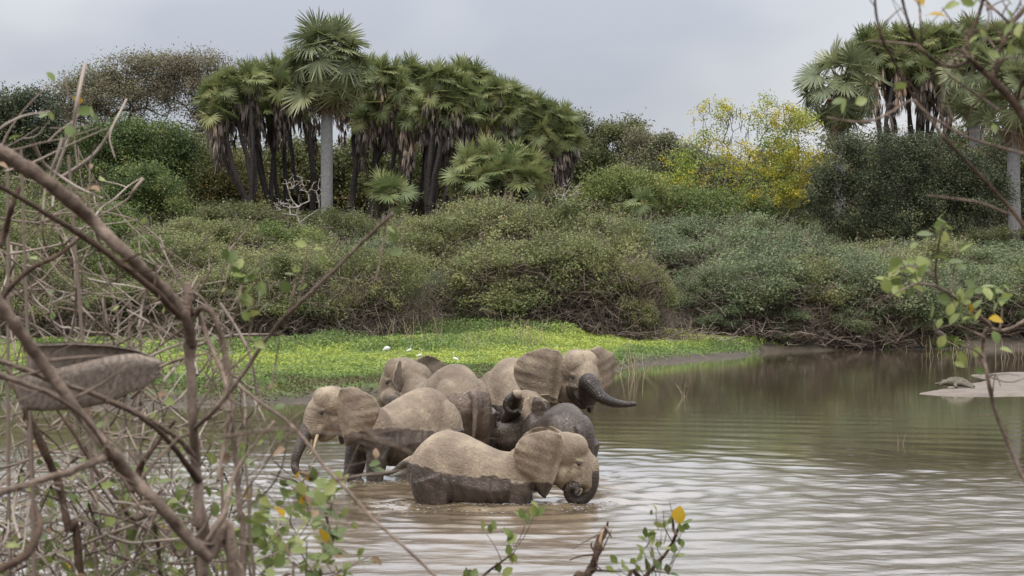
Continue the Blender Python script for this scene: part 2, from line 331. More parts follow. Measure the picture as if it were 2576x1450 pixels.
# ================================================================ elephants
def skin_material():
    """dry dusty hide above the wet line, dark wet hide below; wrinkles by bump"""
    m, t, o = new_mat('elephant hide')
    g = N(t, 'ShaderNodeTexCoord'); a = N(t, 'ShaderNodeAttribute', attribute_name='wet')
    n0 = N(t, 'ShaderNodeTexNoise', i_Scale=9.0, i_Detail=6.0, i_Roughness=0.7); lk(t, g.outputs['Object'], n0.inputs['Vector'])
    dn = N(t, 'ShaderNodeMath', operation='MULTIPLY_ADD', i_1=0.12, i_2=-0.06); lk(t, n0.outputs[0], dn.inputs[0])
    ws = N(t, 'ShaderNodeMath', operation='ADD'); lk(t, a.outputs['Fac'], ws.inputs[0]); lk(t, dn.outputs[0], ws.inputs[1])
    wf = N(t, 'ShaderNodeMapRange', i_1=-0.012, i_2=0.010); lk(t, ws.outputs[0], wf.inputs[0])
    n1 = N(t, 'ShaderNodeTexNoise', i_Scale=2.2, i_Detail=5.0, i_Roughness=0.6); lk(t, g.outputs['Object'], n1.inputs['Vector'])
    dry = ramp(t, n1.outputs[0], [(0.30, (0.175, 0.132, 0.096)), (0.5, (0.25, 0.195, 0.142)), (0.68, (0.36, 0.29, 0.205))])
    wet = ramp(t, n1.outputs[0], [(0.3, (0.037, 0.027, 0.020)), (0.7, (0.092, 0.068, 0.051))])
    # wrinkle net
    nd = N(t, 'ShaderNodeTexNoise', i_Scale=3.0, i_Detail=2.0); lk(t, g.outputs['Object'], nd.inputs['Vector'])
    mixv = N(t, 'ShaderNodeMix', data_type='RGBA', i_0=0.12); lk(t, g.outputs['Object'], mixv.inputs[6]); lk(t, nd.outputs[1], mixv.inputs[7])
    mp = N(t, 'ShaderNodeMapping'); mp.inputs['Scale'].default_value = (1.0, 1.0, 0.3); mp.inputs['Rotation'].default_value = (0.15, 0.45, 0.1); lk(t, mixv.outputs[2], mp.inputs[0])
    v = N(t, 'ShaderNodeTexVoronoi', feature='DISTANCE_TO_EDGE', i_Scale=15.0); lk(t, mp.outputs[0], v.inputs['Vector'])
    vc = N(t, 'ShaderNodeMapRange', i_1=0.0, i_2=0.07); lk(t, v.outputs['Distance'], vc.inputs[0])
    w = N(t, 'ShaderNodeTexWave', wave_type='BANDS', bands_direction='DIAGONAL', i_Scale=4.2, i_Distortion=9.0, i_Detail=3.0); w.inputs['Detail Scale'].default_value = 2.0
    lk(t, g.outputs['Object'], w.inputs['Vector'])
    rk = N(t, 'ShaderNodeAttribute', attribute_name='ring')
    hs = N(t, 'ShaderNodeMath', operation='MULTIPLY_ADD', i_1=0.55); lk(t, w.outputs['Fac'], hs.inputs[0]); lk(t, vc.outputs[0], hs.inputs[2])
    hs2 = N(t, 'ShaderNodeMath', operation='MULTIPLY_ADD', i_1=0.8); lk(t, rk.outputs['Fac'], hs2.inputs[0]); lk(t, hs.outputs[0], hs2.inputs[2])
    b = N(t, 'ShaderNodeBump', i_Strength=0.42, i_Distance=0.02); lk(t, hs2.outputs[0], b.inputs['Height'])
    # dry hide colour darkened along the crease lines
    mdark = N(t, 'ShaderNodeMix', data_type='RGBA', blend_type='MULTIPLY', i_0=0.28)
    cre = N(t, 'ShaderNodeMapRange', i_1=0.0, i_2=0.6, i_3=0.72, i_4=1.0); lk(t, vc.outputs[0], cre.inputs[0])
    sta = N(t, 'ShaderNodeAttribute', attribute_name='tone'); mt = N(t, 'ShaderNodeMix', data_type='RGBA', blend_type='MULTIPLY', i_0=1.0); lk(t, dry.outputs[0], mt.inputs[6]); lk(t, sta.outputs['Fac'], mt.inputs[7])
    lk(t, mt.outputs[2], mdark.inputs[6]); lk(t, cre.outputs[0], mdark.inputs[7])
    mc = N(t, 'ShaderNodeMix', data_type='RGBA'); lk(t, wf.outputs[0], mc.inputs[0]); lk(t, mdark.outputs[2], mc.inputs[6]); wt = N(t, 'ShaderNodeAttribute', attribute_name='wtone'); mw = N(t, 'ShaderNodeMix', data_type='RGBA', blend_type='MULTIPLY', i_0=1.0); lk(t, wet.outputs[0], mw.inputs[6]); lk(t, wt.outputs['Fac'], mw.inputs[7]); lk(t, mw.outputs[2], mc.inputs[7])
    ro = N(t, 'ShaderNodeMapRange', i_3=0.9, i_4=0.33); lk(t, wf.outputs[0], ro.inputs[0])
    p = N(t, 'ShaderNodeBsdfPrincipled'); p.inputs['Specular IOR Level'].default_value = 0.35
    lk(t, mc.outputs[2], p.inputs['Base Color']); lk(t, ro.outputs[0], p.inputs['Roughness']); lk(t, b.outputs[0], p.inputs['Normal']); lk(t, p.outputs[0], o.inputs[0]); return m
M_SKIN = skin_material(); M_IVORY = plain_mat('ivory', (0.55, 0.44, 0.30), 0.45, 0.4); M_EYE = plain_mat('eye', (0.012, 0.009, 0.008), 0.12, 0.5); M_HAIR = plain_mat('tail hair', (0.02, 0.017, 0.015), 0.6)

def ellipsoid(mb, c, r, M=None, n=14):
    a = np.linspace(0, math.pi, n); p = np.column_stack([0 * a, 0 * a, -np.cos(a)]); b = MB(); tube(b, p, np.maximum(np.sin(a), 0.02), 18)
    v = b.v[0] * np.array(r) + np.array(c)
    if M is not None: v = xf(M, v)
    mb.add(v, b.q[0], b.t[0])
def xf(M, v):
    A = np.array(M); v = np.asarray(v, float); return v @ A[:3, :3].T + A[:3, 3]
TOP = np.array([(-1.44, 1.76), (-1.34, 1.94), (-1.12, 2.22), (-0.78, 2.43), (-0.4, 2.41), (0.0, 2.24), (0.4, 2.06), (0.8, 2.03), (1.15, 2.11), (1.5, 2.22), (1.75, 2.2)])
BOT = np.array([(-1.44, 1.50), (-1.34, 1.25), (-1.12, 1.0), (-0.78, 0.92), (-0.4, 0.84), (0.0, 0.80), (0.4, 0.85), (0.8, 1.0), (1.15, 1.28), (1.5, 1.50), (1.75, 1.6)])
HW = np.array([(-1.44, 0.16), (-1.34, 0.30), (-1.12, 0.47), (-0.78, 0.57), (-0.4, 0.63), (0.0, 0.67), (0.4, 0.64), (0.8, 0.52), (1.15, 0.38), (1.5, 0.31), (1.75, 0.24)])
EAR_T = [0, .05, .12, .22, .35, .5, .65, .8, .92, 1]
EAR_B = [.36, .54, .73, .88, .95, .93, .81, .61, .40, .20]
EAR_F = [.10, .05, .0, -.03, -.04, -.03, .0, .03, .07, .11]
def ear(mb, H, side, phi, curl=0.25, roll=0.0, size=1.0, seed=0, fold=0.0):
    nt_, ns = 26, 20; t = np.linspace(0, 1, nt_)[:, None]; s = np.linspace(0, 1, ns)[None]
    u0 = np.interp(t[:, 0], EAR_T, EAR_F)[:, None]; u1 = np.interp(t[:, 0], EAR_T, EAR_B)[:, None]
    u = (u0 + (u1 - u0) * s) * size; v = (0.44 - 1.24 * t + 0 * s) * size + 0.04 * s
    cr, sr = math.cos(roll), math.sin(roll); u, v = u * cr + v * sr, -u * sr + v * cr
    w = curl * np.sin(math.pi * np.clip(s * 0.9, 0, 1)) * (u1 - u0) * 0.35 + 0.022 * s ** 2 * np.sin(17 * t + seed) + 0.012 * s * np.sin(41 * t + 3 * s + seed) - fold * np.clip(0.2 - t, 0, 1) * 1.5 * s - 0.10 * s * smooth(0.55, 1.0, t)
    w = w - 0.05 * np.exp(-((s - 0.12) / 0.08) ** 2)
    th = 0.021 + 0.016 * (1 - s); V = []
    d = np.array([-math.cos(phi), side * math.sin(phi), 0]); nn = np.array([math.sin(phi), side * math.cos(phi), 0]); base = np.array([-0.10, side * 0.29, 0.0])
    for sg in (1, -1):
        P = base + u[..., None] * d + (w + sg * th)[..., None] * nn + v[..., None] * np.array([0, 0, 1.0]); V.append(P.reshape(-1, 3))
    V = np.vstack(V); o = nt_ * ns; i = np.arange(nt_ - 1)[:, None] * ns + np.arange(ns - 1)[None]
    q = [np.stack([i, i + 1, i + ns + 1, i + ns], -1).reshape(-1, 4), (np.stack([i, i + ns, i + ns + 1, i + 1], -1) + o).reshape(-1, 4)]
    for line in (np.arange(ns), (nt_ - 1) * ns + np.arange(ns)[::-1], np.arange(nt_)[::-1] * ns, np.arange(nt_) * ns + ns - 1):
        a, b = line[:-1], line[1:]; q.append(np.stack([b, a, a + o, b + o], -1))
    mb.add(xf(H, V), np.vstack(q))
def elephant(label, k, pos, yaw, sink, head, hyaw=0.0, hpitch=0.0, hs=1.0, trunk=(), trunk_wet=0.0, ears=((40, .25, 0, 0), (40, .25, 0, 0)), ear_size=1.0,
             tail=None, tusks=(), wetline=((-9, .5), (9, .5)), jaw_wet=0.0, stride=(0.1, -0.1, -0.12, 0.12), width=1.0, voxel=0.0185, seed=1, ear_wet=None, tone=.96, wtone=1.0):
    W = Matrix.Translation((pos[0], pos[1], -sink)) @ Matrix.Rotation(math.radians(yaw), 4, 'Z') @ Matrix.Scale(k, 4); Wi = W.inverted()
    root = empty('elephant', W.to_translation(), label, 'elephant', 'elephants bathing in the river', math.radians(yaw), k)
    mb = MB(); a = np.linspace(0, 2 * math.pi, 26, endpoint=False)
    xs = np.linspace(-1.44, 1.75, 34); tp = spline(TOP, 200); bt = spline(BOT, 200); hw = spline(HW, 200)
    tz = np.interp(xs, tp[:, 0], tp[:, 1]); bz = np.interp(xs, bt[:, 0], bt[:, 1]); hy = np.interp(xs, hw[:, 0], hw[:, 1]) * width
    neck = smooth(0.75, 1.75, xs); tz = tz + neck * (head[1] + 0.30 - 2.2); bz = bz + neck * (head[1] - 0.45 - 1.6); yc = neck * 0.10 * math.sin(math.radians(hyaw))
    ca, sa = np.cos(a), np.sin(a); sup = np.sign(ca) * np.abs(ca) ** 0.88; suz = np.sign(sa) * np.abs(sa) ** 0.94
    low = np.where(sa < 0, 1.0, 0.90 - 0.16 * np.clip(sa, 0, 1) ** 3)        # narrower along the spine
    V = np.stack([np.broadcast_to(xs[:, None], (34, 26)), yc[:, None] + hy[:, None] * sup * low, ((tz + bz) / 2)[:, None] + ((tz - bz) / 2)[:, None] * suz], -1)
    i = np.arange(33)[:, None] * 26; j = np.arange(26)[None]; kk = (j + 1) % 26; q = np.stack([i + j, i + 26 + j, i + 26 + kk, i + kk], -1).reshape(-1, 4)
    Vf = np.vstack([V.reshape(-1, 3), V[0].mean(0), V[-1].mean(0)]); jj = np.arange(26); c0 = 34 * 26
    mb.add(Vf, q, np.vstack([np.stack([np.full(26, c0), jj, (jj + 1) % 26], -1), np.stack([np.full(26, c0 + 1), 33 * 26 + (jj + 1) % 26, 33 * 26 + jj], -1)]))
    for s_, sx, hx in ((1, stride[0], stride[2]), (-1, stride[1], stride[3])):
        y = s_ * width
        ellipsoid(mb, (0.78, y * .31, 1.50), (.34, .25, .60)); ellipsoid(mb, (-0.92, y * .33, 1.52), (.44, .25, .64))
        tube(mb, spline([(.80, y * .36, 1.45, .26), (.80 + sx * .4, y * .37, 1.0, .215), (.80 + sx * .8, y * .37, .62, .175), (.80 + sx, y * .37, .25, .165), (.80 + sx, y * .37, 0, .19)], 18)[:, :3],
             spline([(.27,), (.225,), (.18,), (.165,), (.195,)], 18)[:, 0], 16)
        tube(mb, spline([(-.98, y * .34, 1.55), (-.90 + hx * .5, y * .35, 1.08), (-.96 + hx * .9, y * .35, .64), (-.92 + hx, y * .35, .25), (-.92 + hx, y * .35, 0)], 18),
             spline([(.36,), (.29,), (.19,), (.17,), (.195,)], 18)[:, 0], 16)
    # head
    H = Matrix.Translation((head[0], 0.12 * math.sin(math.radians(hyaw)), head[1])) @ Matrix.Rotation(math.radians(hyaw), 4, 'Z') @ Matrix.Rotation(math.radians(hpitch), 4, 'Y') @ Matrix.Scale(hs, 4)
    ellipsoid(mb, (-.02, 0, .13), (.40, .335, .37), H); ellipsoid(mb, (.10, .12, .22), (.27, .20, .27), H); ellipsoid(mb, (.10, -.12, .22), (.27, .20, .27), H)
    ellipsoid(mb, (-.30, 0, -.05), (.38, .30, .40), H)
    ellipsoid(mb, (.02, 0, -.25), (.34, .275, .28), H); ellipsoid(mb, (.22, .13, -.16), (.20, .15, .22), H); ellipsoid(mb, (.22, -.13, -.16), (.20, .15, .22), H)
    for s_ in (1, -1):
        ellipsoid(mb, (.235, s_ * .245, .035), (.10, .055, .045), H); ellipsoid(mb, (.235, s_ * .25, -.065), (.08, .04, .035), H)
        tube(mb, xf(H, spline([(.22, s_ * .13, -.22), (.33, s_ * .15, -.34), (.39, s_ * .16, -.44)], 8)), [.12, .12, .115, .11, .10, .09, .08, .06], 12)
    tube(mb, xf(H, spline([(-.02, 0, -.33), (.14, 0, -.46), (.28, 0, -.55), (.38, 0, -.57)], 10)), spline([(.21,), (.16,), (.10,), (.04,)], 10)[:, 0], 12)
    loc = [Wi @ at(*p[:3]) for p in trunk]
    rt = [xf(H, [p])[0] for p in ((.16, 0, .13), (.30, 0, .0), (.40, 0, -.17), (.46, 0, -.34))]
    tp_ = np.array([list(p) for p in rt] + [list(p) for p in loc]); tr_ = np.array([.26 * hs, .26 * hs, .24 * hs, .215 * hs] + [p[3] / k for p in trunk])
    nT = 110; tc_ = spline(np.column_stack([tp_, tr_]), nT); tube(mb, tc_[:, :3], np.maximum(tc_[:, 3], .02), 16)
    for s_, e in zip((1, -1), ears): ear(mb, H, s_, math.radians(e[0]), e[1], math.radians(e[2]), ear_size, seed + s_, e[3])
    # tail
    if tail is None:
        tl = [(-1.36, 0, 1.92), (-1.50, .0, 1.78), (-1.54, .02, 1.45), (-1.53, .05, 1.05), (-1.50, .06, .70)]; tr = [.10, .07, .05, .035, .022]
    else:
        tl = [(-1.34, 0, 1.85)] + [tuple(Wi @ at(*p[:3])) for p in tail]; tr = [.10] + [p[3] / k for p in tail]
    tcv = spline(np.column_stack([np.array(tl), tr]), 30); tube(mb, tcv[:, :3], tcv[:, 3], 10)
    me0 = mb.mesh('elephant_shell'); tmp = bpy.data.objects.new('shell', me0); COL.objects.link(tmp)
    rm = tmp.modifiers.new('r', 'REMESH'); rm.mode = 'VOXEL'; rm.voxel_size = voxel; rm.adaptivity = 0
    dg = bpy.context.evaluated_depsgraph_get(); me = bpy.data.meshes.new_from_object(tmp.evaluated_get(dg)); bpy.data.objects.remove(tmp); bpy.data.meshes.remove(me0)
    n = len(me.vertices); co = np.zeros(n * 3, np.float32); me.vertices.foreach_get('co', co); co = co.reshape(-1, 3).astype(float)
    e = np.zeros(len(me.edges) * 2, np.int32); me.edges.foreach_get('vertices', e); e = e.reshape(-1, 2)
    deg = np.bincount(e.ravel(), minlength=n)[:, None]
    Hi = H.inverted(); hc = xf(Hi, co)
    thin = (smooth(.30, .36, np.abs(hc[:, 1])) * smooth(.10, .0, hc[:, 0]) * (np.abs(hc[:, 2]) < 1.2) * (co[:, 0] > 1.12))[:, None]
    for it in range(9):
        lam = 0.55 if it % 2 == 0 or it > 5 else -0.3
        av = np.stack([np.bincount(e[:, 0], co[e[:, 1], c], n) + np.bincount(e[:, 1], co[e[:, 0], c], n) for c in range(3)], 1) / np.maximum(deg, 1)
        co = co + lam * (av - co) * (1 - 0.75 * thin)
    # folds of loose hide: shallow creases at shoulder, flank and groin
    mid = smooth(1.5, 1.0, co[:, 0]) * smooth(-1.6, -1.2, co[:, 0])
    fold = np.sin(26 * (co[:, 0] + 0.25 * co[:, 2] + 0.10 * vnoise(co, 5, 3.0)) + 3 * vnoise(co, 8, 1.6)) * smooth(1.9, 1.2, co[:, 2]) * mid
    nor = np.zeros(n * 3, np.float32); me.vertices.foreach_set('co', co.astype(np.float32).ravel()); me.update(); me.vertices.foreach_get('normal', nor); nor = nor.reshape(-1, 3)
    co = co + nor * (0.016 * fold + 0.012 * fbm(co, 31, 2.2))[:, None]
    me.vertices.foreach_set('co', co.astype(np.float32).ravel())
    me.polygons.foreach_set('use_smooth', np.ones(len(me.polygons), bool)); me.update()
    # wetness (metres below the wet line) and trunk rings
    wd = xf(W, co); wl = np.array(wetline)
    wet = np.interp(co[:, 0], wl[:, 0], wl[:, 1]) - wd[:, 2] + 0.018 * vnoise(co, 12, 9.0)
    D = np.linalg.norm(co[:, None, :] - tc_[None, ::2, :3], axis=2) - tc_[None, ::2, 3]
    ti = D.argmin(1); tu = ti / (nT / 2 - 1); on = (D.min(1) < 0.035) & ((hc[:, 0] > .22) | (tu > .45))
    wet = np.where(on, np.maximum(wet, (tu - trunk_wet) * 2.0 + 0.05 * vnoise(co, 14, 6.0)), wet)
    if jaw_wet: wet = np.where(hc[:, 0] > 0.02, np.maximum(wet, (jaw_wet - hc[:, 2]) + .03 * vnoise(co, 15, 5.0)), wet)
    if ear_wet is not None: wet = np.where(thin[:, 0] > .3, (ear_wet - hc[:, 2]) + .04 * vnoise(co, 17, 5.0), wet)
    arc = np.concatenate([[0], np.cumsum(np.linalg.norm(np.diff(tc_[:, :3], axis=0), axis=1))]); along = arc[ti * 2]
    fr = np.einsum('ij,ij->i', co - tc_[ti * 2, :3], np.gradient(tc_[:, :3], axis=0)[ti * 2] / (np.linalg.norm(np.gradient(tc_[:, :3], axis=0), axis=1)[ti * 2][:, None] + 1e-9))
    ring = np.where(on & (tu > .15), 0.5 + 0.5 * np.sin((along + fr) * 2 * math.pi / 0.05 + 2.5 * vnoise(co, 61, 7.0)), 0.5)
    ay = np.abs(hc[:, 1]); tn = np.full(n, tone) * (1 + .12 * vnoise(co, 51, 1.5))
    gland = np.exp(-((hc[:, 0] - .13 - .12 * (hc[:, 2] + .1)) / .045) ** 2) * smooth(-.42, -.3, hc[:, 2]) * smooth(.04, -.05, hc[:, 2]) * (ay > .18)
    mouth = np.exp(-((hc[:, 0] - .36) / .13) ** 2 - ((hc[:, 2] + .47) / .10) ** 2) * (hc[:, 0] > .1); eye = np.exp(-((hc[:, 0] - .262) ** 2 + (hc[:, 2] + .012) ** 2) / .006) * (ay > .2)
    tn = tn * (1 - .5 * gland * (.6 + .4 * vnoise(co, 52, 14))) * (1 - .65 * mouth) * (1 - .45 * eye)
    for nm, val in (('wet', wet), ('ring', ring), ('tone', tn), ('wtone', wtone * (1 + .16 * fbm(co, 57, 1.3)) * np.where(on, 1 - .45 * smooth(.15, .45, tu), 1.0))):
        at_ = me.attributes.new(nm, 'FLOAT', 'POINT'); at_.data.foreach_set('value', val.astype(np.float32))
    me.materials.clear(); me.materials.append(M_SKIN); me.name = 'elephant_body'
    link('body', me, root)
    em = bpy.data.meshes.get('eyeball')
    if em is None:
        b = MB(); ellipsoid(b, (0, 0, 0), (.036, .03, .03), None, 9); em = b.mesh('eyeball', M_EYE, True)
    for s_ in (1, -1): link('eye', em, root, loc=H @ Vector((.262, s_ * .272, -.012)))
    for s_, L, rr in tusks:
        b = MB(); p = xf(H, spline([(.40, s_ * .16, -.42), (.48, s_ * .175, -.58), (.48 + .35 * L, s_ * .18, -.62 - .55 * L), (.48 + .75 * L, s_ * .17, -.62 - .85 * L)], 14))
        tube(b, p, np.linspace(rr, rr * .3, 14), 10); b.build('tusk', M_IVORY, root, True)
    rng = np.random.default_rng(seed + 50); b = MB(); tip = tcv[-1, :3]; tdir = nrm(tcv[-1, :3] - tcv[-4, :3])
    for _ in range(46):
        d = nrm(tdir + rng.normal(size=3) * 0.35); L = rng.uniform(.12, .34)
        p0 = tcv[-1 - rng.integers(0, 5), :3]; p = np.array([p0, p0 + d * L * .5, p0 + d * L * .7 + np.array([0, 0, -L * .5])])
        tube(b, spline(p, 5), np.linspace(.007, .003, 5), 4, cap=False)
    b.build('tail_tuft', M_HAIR, root)
    return root
def make_elephants():
    # crossing in front, curled trunk
    elephant('pale dry backed elephant nearest the camera facing right with a tightly curled trunk', 0.917, (-0.60, 44.0), -2, 0.94, (1.72, 1.90), 0, 16, 1.07,
             [(1481, 1166, 43.95, .188), (1487, 1192, 43.9, .158), (1487.5, 1217, 43.9, .136), (1481, 1240, 43.9, .118), (1467, 1256, 43.9, .106), (1449, 1260, 43.88, .096), (1434, 1253, 43.84, .09), (1428, 1239, 43.8, .083),
              (1434, 1228, 43.76, .075), (1446, 1226, 43.72, .066), (1454, 1234, 43.68, .057), (1450, 1242, 43.66, .047), (1444, 1242, 43.64, .034)], 0.30,
             ((26, .25, 0, 0.1), (20, .30, 3, 0)), 0.98, tail=[(1013, 1170, 44.05, .075), (985, 1188, 44.1, .045), (945, 1196, 44.1, .034), (905, 1196, 44.1, .026), (880, 1200, 44.1, .02)],
             wetline=((-1.5, .74), (-1.15, .70), (-.6, .56), (-.1, .49), (.3, .53), (.7, .42), (1.0, .40), (1.4, .40), (1.55, .30), (1.9, .05), (3, .05)), seed=3)
    # left-facing with tusk
    elephant('elephant facing left with a short white tusk and its trunk tip touching the water', 0.958, (-2.26, 48.95), 217, 0.53, (1.70, 2.06), -24, 10, 1.0,
             [(776, 1078, 47.9, .16), (762, 1108, 47.75, .125), (749, 1138, 47.6, .10), (742, 1165, 47.55, .085), (744, 1184, 47.5, .075), (757, 1193, 47.5, .065), (773, 1188, 47.5, .06)], 0.36,
             ((34, .28, 6, 0.0), (74, .2, 8, 0.1)), 0.98, tusks=((1, .24, .04), (-1, .24, .04)),
             wetline=((-1.6, .97), (-1.2, 1.0), (-.6, .93), (0, 1.0), (.6, 1.07), (1.0, 1.03), (1.6, 1.03), (1.75, .6), (3, .5)), stride=(.12, .22, -.2, .1), seed=5, tone=.93, wtone=1.2)
    # seen from behind
    elephant('elephant seen from behind with a wet dark rump and hanging tail', 1.07, (-1.50, 51.75), 117, 0.40, (1.70, 2.02), 34, 8, 0.97,
             [(990, 1000, 52.2, .15), (980, 1040, 52.2, .12), (975, 1080, 52.2, .1), (975, 1120, 52.2, .08)], 0.6, ((66, .2, 4, 0.35), (62, .2, -4, 0.35)), 0.95,
             wetline=((-1.7, 1.70), (-1.3, 1.66), (-1.0, 1.42), (-.5, 1.12), (.3, .95), (3, .8)), stride=(0, 0, -.04, .05), seed=7, tone=.76, wtone=2.0)
    # back elephant, ears spread
    elephant('large elephant with ears spread wide swinging its wet trunk out over the water', 1.07, (0.40, 53.75), -55, 0.39, (1.68, 2.17), -4, 6, 1.06,
             [(1480, 962, 51.55, .20), (1497, 985, 51.4, .155), (1519, 1004, 51.3, .12), (1548, 1015, 51.3, .095), (1575, 1018, 51.3, .075), (1602, 1016, 51.3, .052)], 0.20,
             ((66, .22, -6, 0.0), (60, .25, -4, 0.0)), 1.0, wetline=((-1.6, 1.2), (0, 1.18), (.8, 1.22), (1.3, 1.35), (3, 1.1)), jaw_wet=-.20, seed=9, tone=.9, wtone=.75)
    # young one drinking, trunk curled to the mouth
    elephant('dark wet young elephant curling its trunk into its mouth between the herd', 0.87, (0.92, 50.55), 111, 0.67, (1.66, 2.16), 52, -6, 0.96,
             [(1302, 996, 51.0, .105), (1288, 999, 50.95, .09), (1276, 1008, 50.9, .08), (1272, 1022, 50.9, .072), (1279, 1034, 50.9, .065), (1292, 1038, 50.95, .055), (1306, 1031, 51.0, .045)], 0.0,
             ((34, .2, -4, 0.0), (40, .2, 0, .3)), 0.86, tusks=((1, .10, .028),), wetline=((-1.7, 1.5), (1.2, 1.5), (1.45, 1.2), (1.75, 1.2), (1.85, 2), (3, 2)), jaw_wet=.3, width=1.02, voxel=.02, seed=11, ear_wet=-.32, wtone=1.0)
    # calf
    elephant('small wet calf half hidden between the bigger elephants', 0.56, (0.10, 51.75), 152, 0.22, (1.62, 2.0), 20, 10, 1.0,
             [(1225, 1090, 51.9, .07), (1222, 1110, 51.9, .06), (1222, 1130, 51.9, .05)], 0.0, ((35, .2, 0, 0), (35, .2, 0, 0)), 0.95, wetline=((-9, 3), (9, 3)), voxel=.03, seed=13)
make_elephants()

# ================================================================ plant generators
M_TWIG = bark_mat('brown twig', (0.07, 0.052, 0.042), (0.19, 0.15, 0.12), 9.0)
M_BARK = bark_mat('grey brown bark', (0.045, 0.037, 0.031), (0.13, 0.11, 0.095), 5.0)
M_PALE = bark_mat('bleached twig', (0.22, 0.19, 0.165), (0.40, 0.36, 0.32), 9.0)
M_DOUMBARK = bark_mat('dark palm stem', (0.022, 0.019, 0.018), (0.075, 0.062, 0.055), 7.0, 0.6, (1, 1, 1.5), bands=2.2)
M_PALMBARK = bark_mat('smooth grey palm trunk', (0.13, 0.125, 0.12), (0.27, 0.262, 0.25), 5.0, 0.6, (2, 2, 1.6), bands=0.0)
def skeleton(base, targets, rng, step=0.7, jit=0.18, tip=0.012, power=2.3, rise=0.0, straight=1.0):
    """grow limbs from the trunk nodes to every target, nearest wood first; returns positions, parents, radii"""
    base = np.asarray(base, float); P = [p for p in base]; par = [-1] + list(range(len(base) - 1))
    tg = np.asarray(targets, float); tg = tg[np.argsort(np.linalg.norm(tg - base[-1], axis=1))]
    cap = len(base) + int(sum(np.linalg.norm(tg - base[-1], axis=1)) / step) + len(tg) * 3 + 10
    A = np.zeros((cap, 3)); A[:len(base)] = base; D = np.zeros(cap); n = len(base); tips = []
    if len(base) > 2: low = len(base) - 1 - max(1, len(base) // 3)
    else: low = 0
    for t in tg:
        d = np.linalg.norm(A[low:n] - t, axis=1) + 0.18 * straight * D[low:n]
        i = low + int(d.argmin()); L = np.linalg.norm(A[i] - t); m = max(1, int(round(L / step))); prev = i; p0 = A[i].copy()
        off = rng.normal(size=3) * jit * L; off[2] += rise * L
        for k in range(1, m + 1):
            f = k / m; q = p0 + (t - p0) * f + off * math.sin(math.pi * f) * 0.5 + rng.normal(size=3) * jit * step * 0.35 * (k < m)
            if n >= cap: break
            A[n] = q; D[n] = D[prev] + L / m; par.append(prev); prev = n; n += 1
        tips.append(prev)
    par = np.array(par[:n]); r = np.zeros(n); ch = np.zeros(n)
    for i in range(n - 1, -1, -1):
        r[i] = max(tip, ch[i] ** (1 / power)) if ch[i] > 0 else tip
        if par[i] >= 0: ch[par[i]] += r[i] ** power
    return A[:n], par, r, np.array(tips)
def wood(mb, P, par, r, sides=5, rscale=1.0, tint=0.5):
    i = np.nonzero(par >= 0)[0]; pr = par[i]
    prisms(mb, P[pr], P[i], np.minimum(r[pr], r[i] * 1.35) * rscale, r[i] * rscale, sides, tint)
def lobes_points(lobes, n, rng, shell=0.55, top=0.0, rag=0.0):
    """points through the outer part of a set of ellipsoid lobes (cx,cy,cz,rx,ry,rz)"""
    lobes = np.asarray(lobes, float); vol = (lobes[:, 3] * lobes[:, 4] * lobes[:, 5]) ** 0.67; k = rng.choice(len(lobes), n, p=vol / vol.sum())
    d = nrm(rng.normal(size=(n, 3))); d[:, 2] = np.where((d[:, 2] < -0.15) & (rng.random(n) < top), -d[:, 2], d[:, 2])
    r = (shell + (1 - shell) * rng.random(n)) ** 0.6 * (1 + rag * rng.normal(size=n))
    return lobes[k, :3] + d * r[:, None] * lobes[k, 3:], d, k
def crown(mb, lobes, rng, clumps, per, size, spread, up=0.35, top=0.5, shell=0.5, tint=(0.5, 0.22, 0.18), aspect=0.5, gap=0.0, pts=None, sup=11, supr=1.5):
    """leaf clumps through the crown's volume, some left out so gaps show"""
    if pts is None:
        ns = max(8, clumps // sup); c0, d0, k0 = lobes_points(lobes, ns, rng, shell, top, .07); pick = rng.integers(0, ns, clumps); wgt = rng.normal(size=(clumps, 3)) * spread * supr; c, d, k = c0[pick] + wgt * np.array([1, 1, .6]), d0[pick], k0[pick]; st = (rng.normal(size=ns) * tint[1] * .8)[pick]
        c = c + d * (0.16 * fbm(c, 91, .55) * lobes[k, 3:].mean(1))[:, None]
    else: c = pts[rng.integers(0, len(pts), clumps)] + rng.normal(size=(clumps, 3)) * spread * 0.8; d = nrm(rng.normal(size=(clumps, 3)))
    if pts is not None: st = np.zeros(clumps)
    if gap: keep = vnoise(c, int(rng.integers(99)), 0.8) + .5 * vnoise(c, 17, 2.0) > gap; c, d, st = c[keep], d[keep], st[keep]
    m = len(c); ct = tint[0] + tint[1] * .6 * rng.normal(size=m) + st + 0.10 * vnoise(c, 7, 0.5)
    cc = np.repeat(c, per, 0) + rng.normal(size=(m * per, 3)) * spread * np.array([1, 1, 0.75]); out = np.repeat(d, per, 0) * 0.35
    leaf_quads(mb, cc, size, size * aspect, rng, up, np.clip(np.repeat(ct, per) + tint[2] * rng.normal(size=m * per), 0, 1), out)
    return c
def px_lobes(spec, d, depth=1.0):
    """lobes given as (px, py, rx_px, rz_px[, extra distance]) at distance d -> world ellipsoids with real depth"""
    o = []
    for s in spec:
        dd = d + (s[4] if len(s) > 4 else 0); p = at(s[0], s[1], dd); o.append((p.x, p.y, p.z, s[2] / F * dd, depth * s[2] / F * dd, s[3] / F * dd))
    return np.array(o)
